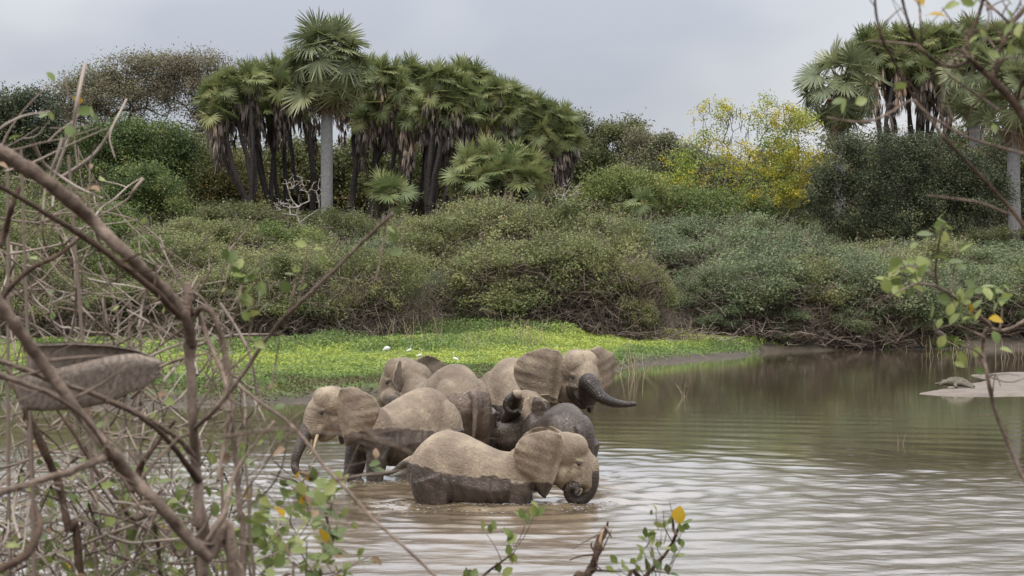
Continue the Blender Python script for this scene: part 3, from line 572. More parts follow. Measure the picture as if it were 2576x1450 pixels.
def tree(name, label, cat, base, lobes, leaf_m, rng, clumps=900, per=14, size=0.10, spread=0.30, fork=0.35, tips=160, trunk_r=None, bark=None, group=None, gap=-0.4, up=0.35, tint=(0.5, 0.2, 0.15), sup=11, extra=None, step=0.6, tip=0.014, jit=0.2, shell=0.5, ontips=0.0, aspect=0.5, rscale=1.0):
    base = np.array(base, float); z0 = float(ground_z(np.array([base[0]]), np.array([base[1]]))[0]) - 0.15
    cen = lobes[:, :3].mean(0); topz = lobes[:, 2].min() - 0.2
    root = empty(name, (base[0], base[1], z0), label, cat, group); o = np.array([base[0], base[1], z0])
    f = np.array([base[0] * .75 + cen[0] * .25, base[1] * .75 + cen[1] * .25, z0 + (cen[2] - z0) * fork])
    tr = spline([o, o * .6 + f * .4 + rng.normal(size=3) * .15, f], 6)
    tg, _, _ = lobes_points(lobes, tips, rng, 0.35, 0.6)
    P, par, r, tp = skeleton(tr, tg, rng, step, jit, tip)
    if trunk_r: r[:6] = np.maximum(r[:6], np.linspace(trunk_r * 1.25, trunk_r, 6))
    mb = MB(); wood(mb, P - o, par, r, 6, rscale); mb.build('trunk', bark or M_BARK, root, True)
    mb = MB(); crown(mb, lobes - np.r_[o, 0, 0, 0], rng, clumps, per, size, spread, up, 0.5, shell, tint, aspect, gap, sup=sup)
    if ontips: crown(mb, None, rng, int(clumps * ontips), per, size, spread * .8, up, tint=tint, pts=P[tp] - o)
    mb.build('crown', leaf_m, root)
    if extra: extra(root, P - o, tp, lobes - np.r_[o, 0, 0, 0])
    return root
# ---------------- palms
def fan_mesh(name, mat, nseg=30, arc=4.4, R=1.3, pet=1.5, tilt=0.6, droop=0.25, cup=0.15, ragged=0.08, split=0.5, seed=0, wpet=0.035, tip_t=0.0, curl=0.0):
    """one fan leaf: petiole along +X, pleated blade of radiating segments bent down by tilt"""
    rng = np.random.default_rng(seed); mb = MB()
    pp = spline([(0, 0, 0), (pet * .5, 0, .05 * pet), (pet, 0, 0)], 5); tube(mb, pp, np.linspace(wpet * 1.5, wpet, 5), 4, 0.9, False, 0.5)
    c, s = math.cos(tilt), math.sin(tilt); dth = arc / nseg
    for k in range(nseg):
        th = -arc / 2 + dth * (k + .5); L = R * (0.82 + 0.18 * math.cos(th * .6)) * (1 + ragged * rng.normal()); hw = dth / 2
        dr = droop * (0.6 + 0.4 * abs(math.sin(th))) * (1 + .4 * rng.normal()); bend = th + 0.05 * rng.normal(); V = []
        for f, w in ((0.03, 1), (0.32, 1), (split, 0.98), ((split + 1) / 2 + .05, 0.6), (1.0, 0.06)):
            rr = L * f; z = -dr * R * max(0, f - .2) ** 2 + cup * rr * abs(math.sin(th)); fold = 0.16 * rr * hw * w + 0.004
            th_ = th + (bend - th) * f + curl * f * f * math.sin(th)
            for e, zz in ((-1, fold), (0, -fold), (1, fold)):
                a = th_ + e * hw * w * (1 if f <= split else split / f); V.append((rr * math.cos(a), rr * math.sin(a), z + zz))
        V = np.array(V); X = pet + V[:, 0] * c + V[:, 2] * s; Z = -V[:, 0] * s + V[:, 2] * c; V = np.stack([X, V[:, 1], Z], 1)
        q = [(3 * i + j, 3 * i + j + 1, 3 * i + j + 4, 3 * i + j + 3) for i in range(4) for j in (0, 1)]
        fr = np.repeat([0.03, .32, split, (split + 1) / 2, 1.0], 3); mb.add(V, q, None, np.clip(0.45 + .08 * rng.normal() + tip_t * np.maximum(fr - .55, 0) * rng.uniform(.2, 2), 0, 1))
    return mb.mesh(name, mat)
def orient(d, up=(0, 0, 1), roll=0.0):
    x = Vector(d).normalized(); z = Vector(up); z = z - x * z.dot(x)
    if z.length < 1e-3: z = Vector((1, 0, 0)) - x * x.x
    z.normalize(); y = z.cross(x); M = Matrix((x, y, z)).transposed().to_4x4(); return M @ Matrix.Rotation(roll, 4, 'X')
PALM_STOPS = [(0.0, (0.085, 0.108, 0.055)), (0.3, (0.155, 0.18, 0.088)), (0.55, (0.245, 0.262, 0.125)), (0.78, (0.27, 0.28, 0.125)), (1.0, (0.38, 0.32, 0.20))]
DOUM_STOPS = [(0.0, (0.085, 0.112, 0.045)), (0.35, (0.16, 0.195, 0.073)), (0.6, (0.245, 0.265, 0.10)), (0.8, (0.34, 0.325, 0.13)), (1.0, (0.34, 0.30, 0.12))]
M_FAN = leaf_mat('grey green fan leaf', PALM_STOPS, 0.25, 0.42, 0.4, 0.45); M_DOUM = leaf_mat('green fan leaf', DOUM_STOPS, 0.32, 0.45, 0.5, 0.4)
M_DEAD = leaf_mat('dead fan leaf', [(0.0, (0.08, 0.063, 0.054)), (0.4, (0.20, 0.16, 0.135)), (0.7, (0.31, 0.255, 0.215)), (1.0, (0.38, 0.25, 0.14))], 0.1, 0.8, 0.9)
M_RUST = leaf_mat('rusty dead fan leaf', [(0.0, (0.12, 0.06, 0.03)), (0.5, (0.25, 0.14, 0.07)), (1.0, (0.36, 0.27, 0.19))], 0.1, 0.8, 0.7)
FAN = [fan_mesh('fan_leaf', M_FAN, 36, 5.0, 1.38, 1.7, .9, .15, .08, split=.6, seed=1), fan_mesh('fan_leaf', M_FAN, 36, 4.5, 1.4, 1.75, .12, .12, .2, split=.55, seed=2), fan_mesh('fan_leaf', M_FAN, 34, 4.4, 1.38, 1.65, 1.35, .4, .2, .1, .55, seed=3, tip_t=.5), fan_mesh('fan_leaf', M_FAN, 32, 3.8, 1.4, 1.55, 1.45, .5, .3, .14, .5, seed=4, tip_t=.9)]
FANDEAD = [fan_mesh('dead_fan_leaf', M_RUST, 20, 2.2, 1.45, 1.3, .35, .5, -.5, .12, .35, seed=5), fan_mesh('dead_fan_leaf', M_DEAD, 18, 1.7, 1.5, 1.2, .2, .5, -.7, .15, .35, seed=6)]
DOUM = [fan_mesh('fan_leaf', M_DOUM, 24, 4.4, .90, .70, .8, .15, .1, split=.48, seed=11), fan_mesh('fan_leaf', M_DOUM, 24, 4.2, .92, .74, .1, .1, .2, .1, .45, seed=12), fan_mesh('fan_leaf', M_DOUM, 22, 4.2, .82, .68, 1.3, .4, .15, .1, .5, seed=13, tip_t=.5)]
def dead_skirt_mesh(seed, n=26, length=1.7):
    """dry leaves hanging folded below a crown"""
    rng = np.random.default_rng(seed); mb = MB()
    for k in range(n):
        az = rng.uniform(0, 6.283); tl = rng.random() ** 1.5; r0 = rng.uniform(.12, .75) * (1 - .55 * tl); z0 = -.15 - tl * length * .9; x0 = np.array([math.cos(az) * r0, math.sin(az) * r0, z0]); L = rng.uniform(.55, 1.0)
        prisms(mb, [x0 * np.array([.3, .3, 1]) + np.array([0, 0, .45])], [x0], .015, .012, 3, .35); base_t = rng.uniform(.05, .8) * (1 - .5 * tl)
        for j in range(7):
            a = az + rng.normal() * .9; d = np.array([math.cos(a) * rng.uniform(.05, .32), math.sin(a) * rng.uniform(.05, .32), -1.0]); e = x0 + d * L * rng.uniform(.75, 1.1); b = np.array([-math.sin(a), math.cos(a), 0]) * rng.uniform(.03, .07); m = (x0 + e) / 2 + np.array([0, 0, .03])
            mb.add([x0, m + b, e, m - b], [(0, 1, 2, 3)], None, np.clip(base_t + .1 * rng.normal(), 0, 1))
    return mb.mesh('dead_skirt', M_DEAD)
SKIRT = [dead_skirt_mesh(s, n, l) for s, n, l in ((1, 34, 1.5), (2, 44, 2.2), (3, 28, 1.1), (4, 56, 3.2))]
def borassus(label, top, trunk_top, base, R, fronds, dead, rng, scale=1.0, group='tall grey stemmed fan palms', fruit=False, emax=84, emin=-48, lean=0.0):
    """tall fan palm: smooth grey trunk, a round crown of big fan leaves and a skirt of dead ones"""
    z0 = float(ground_z(np.array([base[0]]), np.array([base[1]]))[0]) - .2; root = empty('fan_palm', (base[0], base[1], z0), label, 'palm', group); o = Vector((base[0], base[1], z0))
    c = Vector(top) - o; t = Vector(trunk_top) - o; mb = MB(); h = t.z
    tube(mb, spline([(0, 0, 0, R * 1.35), (t.x * .1, t.y * .1, h * .12, R * 1.08), (t.x * .5, t.y * .5, h * .5, R), (t.x * .9, t.y * .9, h * .8, R * 1.02), (t.x, t.y, h, R * .8), (c.x, c.y, c.z, R * .55)], 40)[:, :3], np.concatenate([np.linspace(R * 1.3, R, 12), np.full(20, R), np.linspace(R * .98, R * .6, 8)]), 16)
    mb.build('trunk', M_PALMBARK, root, True)
    for i in range(fronds):
        f = (i + .5) / fronds; el = math.radians(emax + (emin - emax) * f ** 1.12 + rng.normal() * 5); az = i * 2.39996 + rng.normal() * .12
        d = (math.cos(az) * math.cos(el), math.sin(az) * math.cos(el), math.sin(el)); me = FAN[1] if f < .18 else FAN[0] if f < .5 else FAN[2] if f < .78 else FAN[3]
        if rng.random() < .25: me = FAN[rng.integers(0, 4)]
        st = scale * rng.uniform(.9, 1.1) * (.82 if f < .1 else 1); M = Matrix.Translation(c + Vector((0, 0, .35 * (1 - 2 * f)))) @ orient(d, roll=rng.normal() * .6) @ Matrix.Scale(st, 4)
        link('frond', me, root, matrix=M)
    for i in range(dead):
        az = i * 2.39996 + rng.normal() * .2; el = math.radians(rng.uniform(-86, -62)); d = (math.cos(az) * math.cos(el), math.sin(az) * math.cos(el), math.sin(el))
        M = Matrix.Translation(c + Vector((0, 0, -rng.uniform(.1, .9)))) @ orient(d, (math.cos(az), math.sin(az), .2), rng.normal() * .5) @ Matrix.Scale(scale * rng.uniform(.75, 1.0), 4); link('dead_frond', FANDEAD[i % 2], root, matrix=M)
    if fruit:
        b = MB()
        for az in (3.7, 4.3, 5.1, 5.7):
            cc = np.array([math.cos(az) * .8, math.sin(az) * .8, -.95]); prisms(b, [np.array([math.cos(az) * .2, math.sin(az) * .2, -.1])], [cc], .05, .04, 5)
            for _ in range(24):
                p = cc + rng.normal(size=3) * np.array([.2, .2, .3]); ellipsoid(b, p, (.105, .105, .115), None, 6)
        for i in range(len(b.v)): b.v[i] = b.v[i] + np.array([c.x, c.y, c.z])
        b.build('fruit_bunch', plain_mat('rusty palm fruit', (0.16, 0.075, 0.03), .5), root, True, kind='stuff')
    return root
def doum(label, base, heads, rng, group='branching palms with shaggy dead skirts', hs=1.0, stem_r=.19, long=0.4, nf=18, name='branching_palm', fork=.10, extra=True):
    """palm with a forking dark stem; every branch ends in a small crown of fan leaves over a skirt of dead ones"""
    heads = np.array([list(h) for h in heads]); z0 = float(ground_z(np.array([base[0]]), np.array([base[1]]))[0]) - .2
    o = np.array([base[0], base[1], z0]); root = empty(name, tuple(o), label, 'palm', group); cen = heads.mean(0)
    f = o + (cen - o) * fork; f[2] = o[2] + (cen[2] - o[2]) * fork * .8; tr = spline([o, (o + f) / 2 + rng.normal(size=3) * .1, f], 5)
    P, par, r, tp = skeleton(tr, heads - np.array([0, 0, .2]), rng, 0.9, .10, stem_r * .8, 3.2, -.06, 5.5)
    mb = MB(); wood(mb, P - o, par, np.minimum(r, stem_r * 1.7), 8); mb.build('stem', M_DOUMBARK, root, True)
    hn = [(h, nf) for h in heads]
    if extra: hn += [(h + np.array([rng.normal() * .75, rng.normal() * .5, -rng.uniform(.5, 1.25)]), 10) for h in heads]
    for h, nf in hn:
        c = Vector(h - o); s_ = hs * rng.uniform(.88, 1.14)
        for i in range(nf):
            ff = (i + .5) / nf; el = math.radians(84 - 108 * ff ** 1.2 + rng.normal() * 7); az = i * 2.39996 + rng.uniform(0, .5)
            d = (math.cos(az) * math.cos(el), math.sin(az) * math.cos(el), math.sin(el)); me = DOUM[1] if ff < .3 else DOUM[0] if ff < .7 else DOUM[2]
            link('frond', me, root, matrix=Matrix.Translation(c) @ orient(d, roll=rng.normal() * .65) @ Matrix.Scale(s_ * rng.uniform(.85, 1.12), 4))
        k = 3 if rng.random() < long * .6 else 1 if rng.random() < long + .2 else 0
        link('dead_skirt', SKIRT[k], root, loc=c + Vector((0, 0, -.1)), rot=(0, 0, rng.uniform(0, 6.28)), scale=s_)
    return root
# ---------------- shrubs
def bush_mesh(seed, R=2.6, Hh=4.6, n=1500, per=22, size=.064, tint=(.48, .14, .10), bare=.28, droop=.2, flowers=0, lowz=.30):
    """a dome-shaped thicket: twiggy brown inside and below, small leaves in uneven sprays outside"""
    rng = np.random.default_rng(seed); lobes = []
    for k in range(21):
        a = rng.uniform(0, 6.28); q = rng.random(); rr = R * .80 * math.sqrt(rng.random()); z = Hh * (lowz + (.80 - lowz) * q) * (1 - .30 * (rr / R) ** 2); s = R * rng.uniform(.18, .40)
        lobes.append((math.cos(a) * rr, math.sin(a) * rr, z, s * 1.15, s * 1.15, s * .85))
    lobes.append((0, 0, Hh * .55, R * .62, R * .62, Hh * .36)); lobes = np.array(lobes)
    mb = MB(); crown(mb, lobes, rng, n, per, size, .17, .45, .8, .55, tint, .5, -.30)
    # whippy shoots that break the outline
    for _ in range(70):
        c, d, _k = lobes_points(lobes, 1, rng, .95, 1); d = nrm(d[0] + np.array([0, 0, .8])); L = rng.uniform(.3, .95); m = 9
        p = c[0] + d * L * np.linspace(0, 1, m)[:, None] + rng.normal(size=(m, 3)) * .03; leaf_quads(mb, p, size * .9, size * .45, rng, .3, np.clip(.7 + .2 * rng.normal(size=m), 0, 1))
    leaves = mb
    tw = MB(); tips, _, _ = lobes_points(lobes, 130, rng, .5, .5)
    st = np.array([(0, 0, 0), (rng.normal() * .1, rng.normal() * .1, .4)]); P, par, r, tp = skeleton(st, tips, rng, .45, .3, .009, 2.2); wood(tw, P, par, r, 4, 1.0, .4)
    m = int(1500 * (1 + bare)); a = rng.uniform(0, 6.283, m); rr = R * np.sqrt(rng.uniform(.25, 1.0, m)) * 1.02; z = Hh * .62 * rng.random(m) ** 1.5
    p0 = np.stack([np.cos(a) * rr * (1 - .25 * z / Hh), np.sin(a) * rr * (1 - .25 * z / Hh), z], 1); d = nrm(rng.normal(size=(m, 3)) * np.array([1, 1, .8]) + np.array([0, 0, .25])); L = rng.uniform(.4, 1.3, m)[:, None]
    p1 = p0 + d * L * .55; p2 = p1 + nrm(d + rng.normal(size=(m, 3)) * .5 - np.array([0, 0, .3])) * L * .5; p0[:, 2] = np.maximum(p0[:, 2], .02); tt = rng.uniform(0, 1, m)
    prisms(tw, p0, p1, .013, .010, 3, tt); prisms(tw, p1, p2, .010, .005, 3, tt)
    m = 150; c, d, _k = lobes_points(lobes, m, rng, .85, .9); d = nrm(d + rng.normal(size=(m, 3)) * .5 + np.array([0, 0, .4])); L = rng.uniform(.4, 1.1, m)[:, None]; tt = rng.uniform(.55, 1, m); e = c + d * L * .6; e2 = e + nrm(d + rng.normal(size=(m, 3)) * .4) * L * .4
    prisms(tw, c - d * L * .3, e, .011, .008, 3, tt); prisms(tw, e, e2, .008, .004, 3, tt)
    fl = None
    if flowers:
        fl = MB(); c, d, _k = lobes_points(lobes, flowers, rng, .97, 1); leaf_quads(fl, c, .055, .045, rng, .2)
    return leaves, tw, fl
def stick_mat(name, stops):
    m, t, o = new_mat(name); a = N(t, 'ShaderNodeAttribute', attribute_name='tint'); r = ramp(t, a.outputs['Fac'], stops)
    p = N(t, 'ShaderNodeBsdfPrincipled', i_Roughness=.85); p.inputs['Specular IOR Level'].default_value = .2; lk(t, r.outputs[0], p.inputs['Base Color']); lk(t, p.outputs[0], o.inputs[0]); return m
M_STICK = stick_mat('dry thicket twig', [(0, (.065, .047, .037)), (.6, (.17, .13, .104)), (1, (.31, .25, .205))])

# ================================================================ vegetation of the far bank
L_OLIVE = leaf_mat('olive shrub leaf', [(0, (0.075, 0.090, 0.034)), (.4, (0.166, 0.188, 0.073)), (.7, (0.261, 0.260, 0.108)), (1, (0.333, 0.294, 0.135))], objrand=.22)
L_GREY = leaf_mat('grey green shrub leaf', [(0, (0.063, 0.088, 0.048)), (.4, (0.137, 0.169, 0.085)), (.7, (0.213, 0.245, 0.122)), (1, (0.279, 0.275, 0.138))], objrand=.22)
L_FRESH = leaf_mat('fresh green shrub leaf', [(0, (0.052, 0.082, 0.024)), (.4, (0.121, 0.164, 0.048)), (.7, (0.194, 0.231, 0.069)), (1, (0.261, 0.263, 0.086))], objrand=.22)
L_DARK = leaf_mat('dark evergreen leaf', [(0, (0.033, 0.042, 0.022)), (.5, (0.066, 0.084, 0.046)), (.8, (0.131, 0.139, 0.073)), (1, (0.223, 0.224, 0.103))], objrand=.22)
L_TREE = leaf_mat('green tree leaf', [(0, (0.037, 0.059, 0.023)), (.4, (0.080, 0.118, 0.039)), (.75, (0.159, 0.194, 0.060)), (1, (0.286, 0.276, 0.087))], objrand=.22)
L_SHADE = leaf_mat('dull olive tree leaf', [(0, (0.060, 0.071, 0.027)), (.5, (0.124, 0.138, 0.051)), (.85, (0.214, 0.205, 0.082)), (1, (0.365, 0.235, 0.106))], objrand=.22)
L_TAN = leaf_mat('dry tan leaf', [(0, (.10, .085, .058)), (.5, (.20, .168, .112)), (.75, (.24, .225, .13)), (1, (.14, .17, .07))], objrand=.22)
L_LIME = leaf_mat('lime green leaf', [(0, (0.101, 0.153, 0.035)), (.5, (0.219, 0.291, 0.060)), (1, (0.403, 0.415, 0.104))], objrand=.22)
L_YELLOW = leaf_mat('yellow blossom', [(0, (.36, .30, .02)), (.5, (.50, .43, .04)), (1, (.54, .48, .10))], .3)
L_RED = leaf_mat('red blossom', [(0, (.55, .06, .02)), (1, (.6, .10, .04))], .2)
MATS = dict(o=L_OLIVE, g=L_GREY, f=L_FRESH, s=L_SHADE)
PROTO = []
for k in range(6):
    lv, tw, fl = bush_mesh(100 + k, bare=.35 if k > 2 else -.3, lowz=.30 if k > 2 else .12, n=(2000, 2100, 1900, 1700, 1650, 1500)[k], flowers=6 if k in (0, 3, 4) else 0)
    PROTO.append((lv.mesh('bush_foliage', L_OLIVE), tw.mesh('bush_twigs', M_STICK), fl.mesh('bush_flowers', L_RED) if fl else None))
def gz(x, y): return float(ground_z(np.array([float(x)]), np.array([float(y)]))[0])
def where(px):
    for lim, w in ((170, 'at the far edge beyond the dry branches'), (420, 'below the rounded bright green bush'), (640, 'below the leaning dark palm stems'), (900, 'below the tall grey palm trunk'), (1050, 'beside the grassy hump'), (1220, 'above the grassy hump, towards the tall palm'), (1420, 'above the middle of the grassy hump, below the young palm clump'), (1680, 'above the bright mossy end of the hump'), (1900, 'below the yellow flowering tree'), (2080, 'between the yellow tree and the dark evergreen'), (2320, 'below the dark evergreen tree'), (9999, 'near the sandbar side of the far shore')):
        if px < lim: return w
ORD = 'first second third fourth fifth sixth seventh eighth ninth tenth eleventh twelfth thirteenth fourteenth fifteenth sixteenth seventeenth eighteenth nineteenth twentieth twenty-first twenty-second twenty-third twenty-fourth twenty-fifth twenty-sixth'.split()
def bush(px, top, hw, d, proto, mat, row, nth, rng):
    c = at(px, HY, d); z = gz(c.x, d) - .1; h = CH - (top - HY) / F * d - z; s = hw / F * d / 2.45; f = h / 4.35
    col = {'o': 'olive', 'g': 'grey green', 'f': 'fresh green', 's': 'dull brownish'}[mat]
    root = empty('shrub', (c.x, d, z), f'{col} shrub, {ORD[nth]} from the left in the {row}', 'shrub', 'shrubs of the thicket along the far bank', rng.uniform(0, 6.28))
    root.scale = (s, s, f); lv, tw, fl = PROTO[proto % 6]
    o = link('foliage', lv, root); o.material_slots[0].link = 'OBJECT'; o.material_slots[0].material = MATS[mat]; link('twigs', tw, root)
    if fl: link('flowers', fl, root, kind='stuff')
rng = np.random.default_rng(77)
FRONT = [(-120, 640, 150, 112, 'o'), (60, 640, 150, 112, 'o'), (230, 690, 130, 112, 'f'), (400, 690, 140, 111, 'o'), (560, 670, 120, 110.5, 'o'), (700, 635, 140, 111, 'o'), (850, 610, 140, 112, 'o'), (975, 625, 100, 112.5, 'o'),
         (1115, 680, 80, 118.5, 'g'), (1250, 600, 150, 116.5, 'o'), (1400, 580, 150, 116.5, 'o'), (1530, 590, 130, 116, 'o'), (1612, 650, 75, 115.5, 'o'),
         (1800, 665, 95, 120, 'g'), (1890, 620, 150, 120.8, 'g'), (2050, 650, 120, 121.5, 'o'), (2190, 625, 150, 122.2, 'g'), (2340, 690, 110, 124.3, 'g'), (2480, 660, 130, 125.5, 'g'), (2640, 660, 140, 126, 'o'), (1830, 760, 80, 119.3, 'g'), (1990, 765, 80, 120, 'g'), (2120, 760, 80, 120.6, 'g'), (2260, 765, 80, 121.4, 'g')]
MID = [(-150, 560, 150, 124, 'o'), (10, 540, 150, 124, 'o'), (160, 570, 140, 123, 'o'), (320, 590, 140, 122, 'f'), (480, 600, 140, 122, 'o'), (640, 610, 140, 122, 'o'), (800, 600, 130, 122, 'o'), (930, 590, 110, 122, 'g'),
       (1080, 535, 130, 125, 'o'), (1220, 505, 140, 126, 'o'), (1370, 500, 150, 126, 'o'), (1520, 530, 130, 125, 'o'), (1700, 600, 130, 132, 'g'), (1850, 570, 150, 129, 'g'), (2000, 590, 150, 130, 'g'), (2150, 615, 140, 131, 'g'), (2300, 600, 150, 131, 'o'), (2450, 615, 140, 131, 'g'), (2600, 630, 130, 132, 'g')]
BACK = [(-60, 490, 160, 137, 'f'), (90, 485, 150, 136, 'o'), (240, 505, 140, 135, 'f'), (420, 545, 130, 134, 'o'), (580, 548, 130, 134, 'o'), (740, 555, 130, 134, 'f'), (880, 520, 100, 136, 's'), (1010, 545, 100, 136, 'o'), (1160, 512, 130, 138, 'o'), (1320, 518, 130, 138, 'o'), (1480, 525, 130, 138, 'o'), (1610, 550, 120, 139, 'g'), (1750, 535, 120, 140, 'g'), (1880, 530, 120, 140, 'g'), (2010, 560, 110, 140, 'g'), (2160, 605, 120, 140, 'o'), (2300, 600, 130, 140, 'g'), (2440, 605, 130, 140, 'g'), (2590, 600, 130, 140, 'g')]
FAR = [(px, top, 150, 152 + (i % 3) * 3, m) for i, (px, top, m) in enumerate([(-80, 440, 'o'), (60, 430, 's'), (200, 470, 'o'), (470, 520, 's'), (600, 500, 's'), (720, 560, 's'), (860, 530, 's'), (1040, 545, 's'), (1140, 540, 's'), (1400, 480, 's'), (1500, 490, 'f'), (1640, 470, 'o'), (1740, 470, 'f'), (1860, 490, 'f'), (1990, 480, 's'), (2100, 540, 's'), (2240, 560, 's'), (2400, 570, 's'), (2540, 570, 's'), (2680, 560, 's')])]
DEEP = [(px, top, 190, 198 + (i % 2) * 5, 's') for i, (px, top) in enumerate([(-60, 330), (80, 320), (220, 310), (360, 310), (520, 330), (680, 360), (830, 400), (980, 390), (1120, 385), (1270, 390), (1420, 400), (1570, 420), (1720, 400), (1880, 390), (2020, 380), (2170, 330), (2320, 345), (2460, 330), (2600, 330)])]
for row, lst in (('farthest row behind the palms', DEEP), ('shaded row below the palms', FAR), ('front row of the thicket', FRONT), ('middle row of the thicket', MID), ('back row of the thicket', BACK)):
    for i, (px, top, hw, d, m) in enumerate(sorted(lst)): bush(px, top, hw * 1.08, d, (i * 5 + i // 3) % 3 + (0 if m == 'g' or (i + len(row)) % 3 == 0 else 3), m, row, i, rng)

# ---------------- trees
def base_at(px, d): c = at(px, HY, d); return (c.x, d)
T = lambda s: np.random.default_rng(s)
tree('tree', 'wide umbrella tree with sparse tan leaves and bare crooked limbs above green trees', 'tree', base_at(345, 186), px_lobes([(180, 250, 55, 45), (240, 215, 65, 45), (310, 185, 70, 42), (390, 180, 70, 42), (440, 200, 60, 45), (280, 250, 90, 50), (370, 250, 90, 50), (150, 295, 35, 35), (220, 290, 60, 35)], 186, .9), L_TAN, T(1), 4600, 10, .095, .34, .55, 420, .45, M_BARK, gap=-.25, tip=.022, jit=.32, shell=.6, tint=(.5, .2, .2), group='trees behind the thicket')
tree('tree', 'sparse brownish umbrella tree with twisted grey limbs touching the dark palms', 'tree', base_at(500, 184), px_lobes([(450, 180, 60, 40), (520, 180, 65, 42), (565, 215, 40, 50), (470, 235, 70, 50), (530, 250, 60, 50), (540, 300, 50, 45)], 184, .9), L_TAN, T(2), 3000, 10, .095, .30, .5, 230, .4, M_BARK, gap=-.2, tip=.022, jit=.34, shell=.6, group='trees behind the thicket')
tree('tree', 'dark leafy tree at the far edge left of the umbrella tree', 'tree', base_at(60, 178), px_lobes([(10, 290, 60, 60), (85, 290, 65, 65), (40, 370, 95, 70), (130, 360, 60, 60), (-70, 320, 80, 80)], 178, .8), L_DARK, T(3), 2300, 15, .12, .32, .3, 200, .4, gap=-.4, tint=(.45, .2, .2), group='trees behind the thicket')
tree('tree', 'broad mid green tree below the tan umbrella tree', 'tree', base_at(300, 166), px_lobes([(235, 370, 70, 52), (320, 355, 75, 48), (410, 365, 75, 48), (260, 440, 80, 50), (390, 430, 80, 50), (460, 400, 50, 45)], 166, .9), L_TREE, T(4), 3300, 15, .10, .28, .3, 180, .35, gap=-.3, group='trees behind the thicket')
tree('tree', 'dull olive tree hung with dry leaves beside the leaning palm stems', 'tree', base_at(520, 172), px_lobes([(500, 400, 60, 45), (560, 430, 60, 55), (610, 490, 50, 50), (520, 480, 70, 50), (570, 520, 70, 45)], 172, .9), L_SHADE, T(5), 2800, 14, .10, .28, .25, 160, .3, gap=-.4, tint=(.55, .22, .22), group='trees behind the thicket')
tree('shrub', 'rounded bright green bush rising out of the thicket before the umbrella tree', 'shrub', base_at(355, 143), px_lobes([(345, 455, 55, 45), (385, 485, 65, 50), (320, 500, 50, 40), (420, 530, 50, 40), (360, 540, 70, 40)], 143, 1), L_TREE, T(6), 2000, 15, .085, .22, .2, 110, .2, gap=-.35, tint=(.62, .18, .15), group='shrubs of the thicket along the far bank')
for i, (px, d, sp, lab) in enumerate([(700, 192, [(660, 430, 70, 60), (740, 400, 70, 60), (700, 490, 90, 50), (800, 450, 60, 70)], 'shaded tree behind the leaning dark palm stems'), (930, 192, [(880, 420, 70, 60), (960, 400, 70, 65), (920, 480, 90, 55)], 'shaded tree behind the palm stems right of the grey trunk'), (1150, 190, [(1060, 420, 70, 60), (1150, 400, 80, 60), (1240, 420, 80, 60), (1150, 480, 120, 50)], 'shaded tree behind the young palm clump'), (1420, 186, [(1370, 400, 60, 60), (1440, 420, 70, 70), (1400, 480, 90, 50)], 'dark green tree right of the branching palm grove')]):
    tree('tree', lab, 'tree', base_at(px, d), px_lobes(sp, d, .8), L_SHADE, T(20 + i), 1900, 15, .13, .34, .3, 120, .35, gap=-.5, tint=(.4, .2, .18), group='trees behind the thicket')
tree('tree', 'loose topped green tree against the sky beside the palm grove', 'tree', base_at(1500, 188), px_lobes([(1455, 330, 35, 38), (1520, 350, 50, 40), (1570, 325, 40, 28), (1500, 400, 70, 45), (1590, 380, 50, 40)], 188, .9), L_SHADE, T(7), 1700, 14, .12, .30, .4, 150, .3, gap=-.2, tint=(.58, .2, .15), group='trees behind the thicket')
tree('tree', 'low rusty green tree between the palm grove and the yellow tree', 'tree', base_at(1650, 180), px_lobes([(1610, 365, 50, 30), (1680, 375, 55, 32), (1650, 420, 90, 45), (1730, 410, 50, 40)], 180, .9), L_TAN, T(8), 1300, 14, .11, .28, .3, 120, .25, gap=-.4, tint=(.7, .3, .2), group='trees behind the thicket')
tree('shrub', 'lime green shrub with a few yellow flowers left of the yellow tree', 'shrub', base_at(1590, 150), px_lobes([(1540, 470, 60, 35), (1610, 480, 60, 35), (1660, 500, 60, 35), (1500, 500, 50, 30)], 150, 1), L_FRESH, T(9), 1900, 14, .085, .24, .2, 110, .18, gap=-.35, tint=(.6, .2, .2), group='shrubs of the thicket along the far bank')
def blossoms(root, P, tp, lobes):
    r = T(31); mb = MB(); crown(mb, lobes, r, 2300, 14, .058, .17, .2, .6, .55, (.5, .2, .2), .8, .05, sup=4); mb.build('blossom', L_YELLOW, root)
    mb = MB(); c, _, _ = lobes_points(lobes[:3], 34, r, .7, 0); pods = c + r.normal(size=c.shape) * .1
    for p in pods: prisms(mb, [p], [p + np.array([r.normal() * .08, r.normal() * .08, -r.uniform(.35, .75)])], .022, .018, 4, .1)
    mb.build('seed_pods', M_STICK, root, kind='stuff')
tree('tree', 'tree covered in yellow blossom with dangling dark pods', 'tree', base_at(1870, 153), px_lobes([(1790, 290, 55, 42), (1860, 310, 60, 48), (1960, 300, 70, 50), (2010, 330, 50, 50), (1840, 380, 80, 50), (1930, 390, 90, 50), (2010, 420, 55, 55), (1770, 430, 75, 45), (1870, 450, 90, 50), (1970, 470, 70, 45), (1760, 360, 35, 35), (1730, 410, 50, 40), (1715, 470, 60, 35), (2040, 385, 45, 45), (1800, 500, 90, 35), (1930, 500, 90, 35)], 153, .9), L_LIME, T(10), 1900, 14, .085, .22, .4, 330, .3, M_TWIG, gap=.05, tip=.014, jit=.25, sup=3, extra=blossoms, shell=.45)
